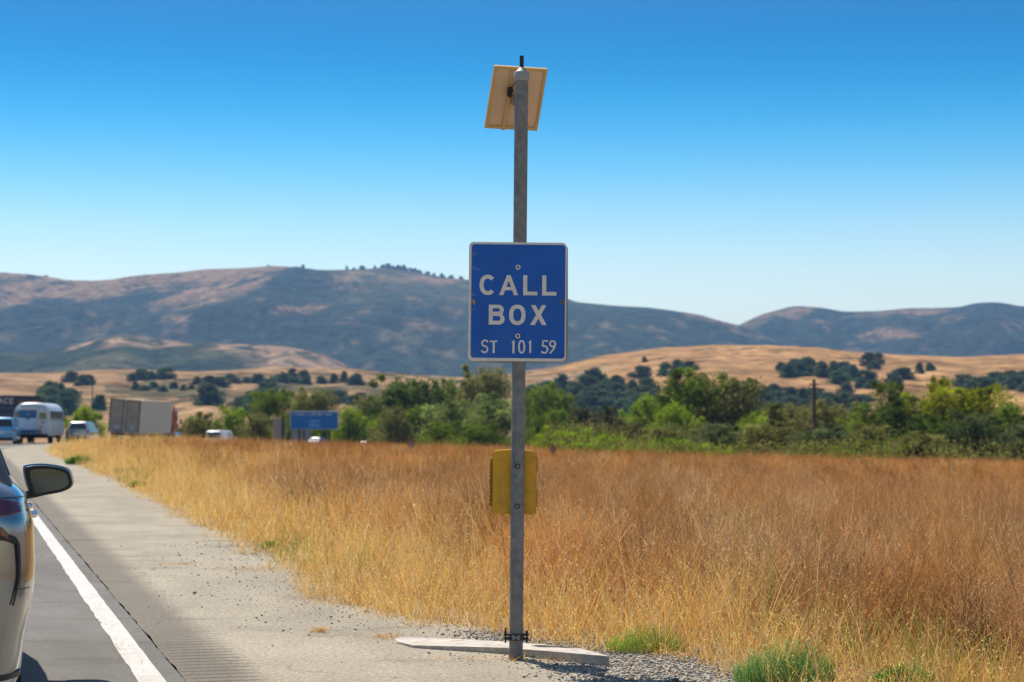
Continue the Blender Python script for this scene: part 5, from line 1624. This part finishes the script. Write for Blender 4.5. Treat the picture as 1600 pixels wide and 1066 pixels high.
for sg in (1, -1):
    for i in range(6):
        b = MB(); b.box((sg * 1.245, .95 + i * 1.12, 2.02), (.03, .98, .56), bevel=.012); b.build('side_window', surf('bus_window', (.06, .06, .05), .2) if i == 0 else bpy.data.materials['bus_window'], bus)
    b = MB(); b.box((sg * 1.255, 4.0, 1.64), (.02, 7.0, .05)); b.build('side_rail', M_chrome, bus)
    b = MB(); b.box((sg * 1.256, 2.2, 1.0), (.02, 1.0, .5)); b.build('side_hatch', surf('bus_hatch', (.42, .42, .42), .5), bus)
    for yy in (1.9, 6.4):
        q = MB(); q.tube([(sg * .92, yy, .46), (sg * 1.2, yy, .46)], .46, 22); wh = q.build('wheel', M_rubber, bus, smooth=True)
        q = MB(); q.tube([(sg * 1.19, yy, .46), (sg * 1.215, yy, .46)], .24, 18); q.build('rim', M_steel, wh)
b = MB(); b.box((0, 4.0, .52), (1.9, 6.8, .30)); b.build('chassis', M_black, bus)
b = MB(); b.box((0, -.08, .60), (2.3, .14, .16), bevel=.02); b.build('rear_bumper', M_darkmetal, bus)
b = MB(); b.tube([(.55, -.16, .85), (.55, -.06, .85)], .17, 16); b.build('step_ring', M_steel, bus)

# ---- box truck
TR = on_road(192, 166, -.62); ts = .035
trk = empty('box_truck', TR, -math.atan(ts), 'red truck pulling a tall weathered grey box trailer with two rear doors', 'truck')
trk.rotation_euler = (0, R(4.0), -math.atan(ts))
M_trl = surf('trailer_side', (.56, .53, .48), .55, .2, .05, .8, dirt=(.3, .27, .23), dirt_amt=.3, dirt_scale=.8)
M_trr = surf('trailer_rear', (.34, .28, .22), .7, .1, .12, 1.2, dirt=(.12, .09, .07), dirt_amt=.5, dirt_scale=1.0)
M_tred = surf('truck_red', (.28, .035, .022), .4, 0, .06, 2, coat=.4)
b = MB(); b.box((0, 6.5, 2.67), (2.66, 13.0, 2.86)); tl = b.build('trailer', M_trl, trk)
b = MB()
for i in range(21): b.box((1.337, .62 + i * .6, 2.66), (.014, .035, 2.74))
b.build('side_ribs', M_trl, tl)
b = MB()
for i in range(21): b.box((-1.337, .62 + i * .6, 2.66), (.014, .035, 2.74))
b.build('side_ribs', M_trl, tl)
b = MB(); b.box((0, 6.5, 4.115), (2.74, 13.06, .035)); b.build('trailer_roof', surf('trailer_roof', (.55, .42, .28), .5), tl)
for sg in (1, -1):
    b = MB(); b.box((sg * .64, -.03, 2.66), (1.18, .05, 2.70), bevel=.01); d_ = b.build('rear_door', M_trr, trk)
    b = MB(); b.tube([(sg * .16, -.07, 1.3), (sg * .16, -.07, 4.0)], .022, 8); b.build('lock_rod', M_darkmetal, d_)
    b = MB(); b.box((sg * 1.29, -.035, 2.67), (.09, .07, 2.86)); b.build('door_frame', surf('rust_frame', (.10, .06, .035), .8) if sg > 0 else bpy.data.materials['rust_frame'], trk)
    b = MB(); b.box((sg * 1.05, -.06, 1.16), (.30, .05, .12)); b.build('tail_light', M_redlamp, trk)
    b = MB(); b.box((sg * .95, .35, .62), (.6, .02, .7)); b.build('mudflap', M_black, trk)
b = MB(); b.box((0, -.035, 4.06), (2.66, .07, .08)); b.build('header_beam', bpy.data.materials['rust_frame'], trk)
b = MB(); b.box((0, 6.5, 1.12), (2.3, 12.6, .24)); b.box((0, .05, .62), (2.2, .1, .12)); b.box((-.8, .1, .85), (.08, .08, .5)); b.box((.8, .1, .85), (.08, .08, .5)); b.build('underframe', M_darkmetal, trk)
b = MB(); b.box((-.62, -.062, 1.72), (.42, .012, .28)); b.build('door_sticker', surf('pale_sticker', (.32, .38, .42), .6), trk)
b = MB(); b.box((.72, -.062, 1.68), (.36, .012, .40)); b.build('door_sticker', bpy.data.materials['pale_sticker'], trk)
b = MB(); b.box((-.55, -.062, 1.36), (.62, .012, .16)); b.build('door_sticker', surf('blue_sticker', (.08, .12, .30), .6), trk)
for sg in (1, -1):
    for yy in (1.3, 2.5, 11.6, 12.7, 17.6):
        q = MB(); q.tube([(sg * .75, yy, .50), (sg * 1.25, yy, .50)], .50, 22); wh = q.build('wheel', M_rubber, trk, smooth=True)
        q = MB(); q.tube([(sg * 1.24, yy, .5), (sg * 1.27, yy, .5)], .26, 16); q.build('rim', M_steel, wh)
b = MB(); b.box((0, 14.9, 2.2), (2.5, 2.2, 2.3), bevel=.12); b.box((0, 16.9, 1.55), (2.0, 2.2, 1.2), bevel=.12); b.box((1.05, 17.5, 1.0), (.5, 1.4, .5), bevel=.15); b.box((-1.05, 17.5, 1.0), (.5, 1.4, .5), bevel=.15)
cabm = b.build('cab', M_tred, trk)
b = MB(); b.box((0, 15.2, .8), (1.0, 5.6, .3)); b.build('cab_frame', M_darkmetal, trk)
for sg in (1, -1):
    b = MB(); b.tube([(sg * 1.34, 13.6, 1.2), (sg * 1.34, 13.6, 3.75)], .09, 10); b.tube([(sg * 1.34, 13.6, 1.5), (sg * 1.34, 13.6, 2.9)], .15, 10); b.build('exhaust_stack', M_tred if sg > 0 else M_steel, trk)
    b = MB(); b.box((sg * 1.6, 15.9, 2.3), (.22, .1, .5), bevel=.03); b.tube([(sg * 1.2, 15.95, 2.5), (sg * 1.6, 15.95, 2.5)], .02, 6); b.build('wing_mirror', M_chrome, trk)
    b = MB(); b.box((sg * 1.2, 15.5, 2.6), (.12, .9, .6), bevel=.03); b.build('cab_window', M_glass, trk)
    b = MB(); b.tube([(sg * 1.22, 14.5, 1.0), (sg * 1.22, 16.0, 1.0)], .3, 14); b.build('fuel_tank', M_chrome, trk)

# ---- marker posts in the field
def marker(px, D, ytop, wpx, label, with_plate=True):
    x = (px - 800) / F * D; zt_ = at(px, ytop, D).z; zb = float(zg(x, D)); w_ = wpx / F * D
    r0 = empty('marker_post', (x, D, zb), 0, label, 'marker post')
    h = zt_ - zb
    b = MB(); b.box((0, 0, h / 2 - .05), (.07, .05, h + .1), bevel=.005); b.build('post', M_wood, r0)
    b = MB(); b.box((0, -.04, h - .22 * h / 1.2 - w_ * .45), (w_, .02, w_ * 1.35), bevel=.004); pl = b.build('plate', surf('marker_red', (.23, .07, .06), .6), r0)
    b = MB(); b.box((0, -.053, h - .22 * h / 1.2 - w_ * .45), (w_ * .5, .006, w_ * .6)); b.build('grey_patch', surf('marker_grey', (.20, .20, .24), .6), pl)


marker(643, 118, 683, 11, 'red-brown marker plate on a post in the field between the white and silver sedans')
marker(864, 100, 693, 8, 'small pinkish marker plate on a post just right of the yellow call box')

# ---- large blue road sign
D = 262.0; s = D / F
c0 = at(491, 657, D); x0 = c0.x; zb = float(zg(x0, D)) - .2
rs_ = empty('road_sign', (x0, D, zb), 0, 'wide blue road sign with white border on dark posts across the field', 'road sign')
cz = c0.z - zb
b = MB(); b.box((0, 0, cz), (76 * s, .10, 29 * s), bevel=.03); sgp = b.build('sign_panel', surf('faded_sign_white', (.40, .42, .45), .6), rs_)
b = MB(); b.box((0, -.057, cz - .03), (73 * s, .012, 26 * s)); b.build('sign_face', surf('faded_sign_blue', (.003, .13, .38), .5), sgp)
b = MB(); b.box((.02, -.068, cz - .42), (19 * s, .01, 14 * s)); b.build('sign_inset', surf('inset_blue', (.02, .19, .55), .5), sgp)
M_blurtext = surf('faded_lettering', (.6, .6, .62), .6)
rr = random.Random(5)
b = MB(); x = -2.75
while x < 2.6:
    if rr.random() < .16: x += .3; continue
    hh_ = rr.choice((.30, .34, .30)); w_ = rr.uniform(.10, .17)
    b.box((x, -.070, cz + .82), (.05, .01, hh_)); b.box((x + w_ * .5, -.070, cz + .82 + rr.choice((-.13, 0, .13))), (w_, .008, .05))
    if rr.random() < .6: b.box((x + w_, -.071, cz + .82), (.05, .01, hh_))
    x += w_ + .13
b.build('lettering', M_blurtext, sgp)
for (zo, x0_, x1_) in ((-.12, -.42, .5), (-.68, -.6, .6)):
    x = x0_; b = MB()
    while x < x1_:
        b.box((x, -.078, cz + zo), (.045, .008, .24)); b.box((x + .07, -.0785, cz + zo + rr.choice((-.09, 0, .09))), (.12, .006, .045)); x += rr.uniform(.2, .27)
    b.build('lettering', M_blurtext, sgp)
for (pxx, nm) in ((468, 1), (475, 1), (514.5, 1)):
    xx = (pxx - 491) * s
    b = MB(); b.box((xx, .12, (cz + .4) / 2), (.26, .12, cz + .4), bevel=.01); b.build('post', M_wood, rs_)
# grey boards behind it
D = 275.0; s = D / F
c0 = at(446, 676, D); zb = float(zg(c0.x, D)) - .2
gb = empty('grey_board', (c0.x, D, zb), 0, 'weathered pinkish grey board with a dark post left of and behind the blue road sign', 'board')
b = MB(); b.box((-.9, 0, (at(446, 656, D).z - zb) / 2), (20 * s, .12, at(446, 656, D).z - zb)); b.build('panel', surf('grey_board', (.30, .25, .24), .8, 0, .1, 2), gb)
b = MB(); b.box((24 * s, .05, (at(446, 673, D).z - zb) / 2), (30 * s, .12, at(446, 673, D).z - zb)); b.build('panel', surf('grey_board_low', (.27, .25, .26), .8, 0, .1, 2), gb)
b = MB(); b.box((-.35, -.15, (at(446, 650, D).z - zb) / 2), (.32, .2, at(446, 650, D).z - zb), bevel=.02); b.build('post', M_wood, gb)

# ---- dark billboard behind the bus
D = 205.0; s = D / F
ct = at(5, 637, D); zb = float(zg(ct.x, D)) - .1
bb = empty('billboard', (ct.x, D, zb), 0, 'dark navy roadside billboard with pale letters behind the old bus', 'billboard')
cz = ct.z - zb
b = MB(); b.box((0, 0, cz), (116 * s, .25, 38 * s), bevel=.02); bp = b.build('board', surf('board_navy', (.012, .025, .055), .5), bb)
b = MB(); b.box((0, -.135, cz - .05), (114 * s, .01, .12)); b.box((0, -.135, cz - .75), (114 * s, .01, .10)); b.build('stripe', surf('stripe_blue', (.03, .10, .22), .6), bp)
b = MB(); b.box(((46 - 5) * s, -.135, (661 - 628.0) / F * D + HC - zb - .0), (32 * s, .012, 4.2 * s)); b.build('orange_band', surf('band_brown', (.20, .085, .03), .6), bp)
lt = [S2([(0, 0)])]
def Lq(pts, ox, k): return [(ox + x * k, y * k) for x, y in pts]
kk = .62
loops = [Lq([(0, 0), (.36, 1), (.6, 1), (.96, 0), (.72, 0), (.62, .28), (.34, .28), (.24, 0)], -.62, kk), Lq([(.41, .46), (.55, .46), (.48, .72)], -.62, kk)]
loops.append([(.42 + x * kk * .001, y * kk * .001) for x, y in []] or Lq([(.38 + .42 * math.cos(R(a)), .5 + .5 * math.sin(R(a))) for a in range(40, 321, 14)] + [(.38 + .22 * math.cos(R(a)), .5 + .29 * math.sin(R(a))) for a in range(320, 39, -14)], .05, kk))
loops.append(Lq([(0, 0), (.7, 0), (.7, .2), (.23, .2), (.23, .4), (.6, .4), (.6, .6), (.23, .6), (.23, .8), (.7, .8), (.7, 1), (0, 1)], .62, kk))
filled('lettering', loops, .006, Matrix.Translation(((14 - 5) * s - .55, -.14, (661 - 631) / F * D + HC - zb)) @ MV, surf('pale_letters', (.38, .42, .50), .6), bp)
for xx in (-3.2, -1.1, 1.1, 3.2):
    b = MB(); b.box((xx, .25, cz / 2), (.2, .2, cz), bevel=.01); b.build('post', M_wood, bb)

# ---- utility poles
D = 186.0; s = D / F
x = (1272 - 800) * s; zb = float(zg(x, D)) - .3; h = at(1272, 593, D).z - zb
up_ = empty('utility_pole', (x, D, zb), 0, 'dark wooden utility pole standing alone among the bushes at the right', 'utility pole')
b = MB(); b.tube([(0, 0, 0), (0, 0, h)], [.20, .15], 12); b.build('pole', M_wood, up_, smooth=True)
b = MB(); b.tube([(.25, -.05, h - 1.35), (.25, -.05, h - .75)], .16, 12); b.box((.12, 0, h - .85), (.3, .06, .06)); b.box((.12, 0, h - 1.2), (.3, .06, .06)); b.build('transformer', M_steel, up_)
b = MB(); b.box((0, -.12, h - .5), (.9, .08, .09)); b.build('crossarm', M_wood, up_)
for xx in (-.38, .38, 0):
    b = MB(); b.tube([(xx, -.12, h - .46), (xx, -.12, h - .30)], [.05, .03], 8); b.build('insulator', surf('porcelain', (.4, .38, .36), .4) if xx == -.38 else bpy.data.materials['porcelain'], up_)
g = ray_hit(144, 640); D = g.y; s = D / F
up2 = empty('utility_pole', (g.x, g.y, g.z - .5), 0, 'thin faraway power pole with crossarms on the left hillside above the silver suv', 'utility pole')
h = at(144, 586, D).z - g.z + .5
b = MB(); b.tube([(0, 0, 0), (0, 0, h)], [.30, .22], 8); b.build('pole', M_wood, up2)
b = MB(); b.box((0, -.2, h - .8), (9 * s, .2, .25)); b.box((0, -.2, h - 9 * s), (12 * s, .2, .25)); b.box((0, -.2, h - 5 * s), (5 * s, .3, 5 * s)); b.build('crossarm', M_wood, up2)

# ================================================================ haze
bm = bmesh.new(); bmesh.ops.create_cube(bm, size=1.0)
bmesh.ops.transform(bm, matrix=Matrix.Translation((0, 4450, 205.5)) @ Matrix.Diagonal((19000, 9300, 429, 1)), verts=bm.verts)
me = bpy.data.meshes.new('haze'); bm.to_mesh(me); bm.free()
hm = bpy.data.materials.new('haze'); hm.use_nodes = True; hm.node_tree.nodes.clear()
ho = hm.node_tree.nodes.new('ShaderNodeOutputMaterial'); hv = hm.node_tree.nodes.new('ShaderNodeVolumePrincipled')
hv.inputs['Color'].default_value = (.30, .57, 1.0, 1); hv.inputs['Density'].default_value = .00008; hv.inputs['Anisotropy'].default_value = .35
hm.node_tree.links.new(hv.outputs[0], ho.inputs['Volume'])
hz = link('haze', me, None, hm); tag(hz, 'pale blue summer haze filling the valley', 'haze', kind='stuff')
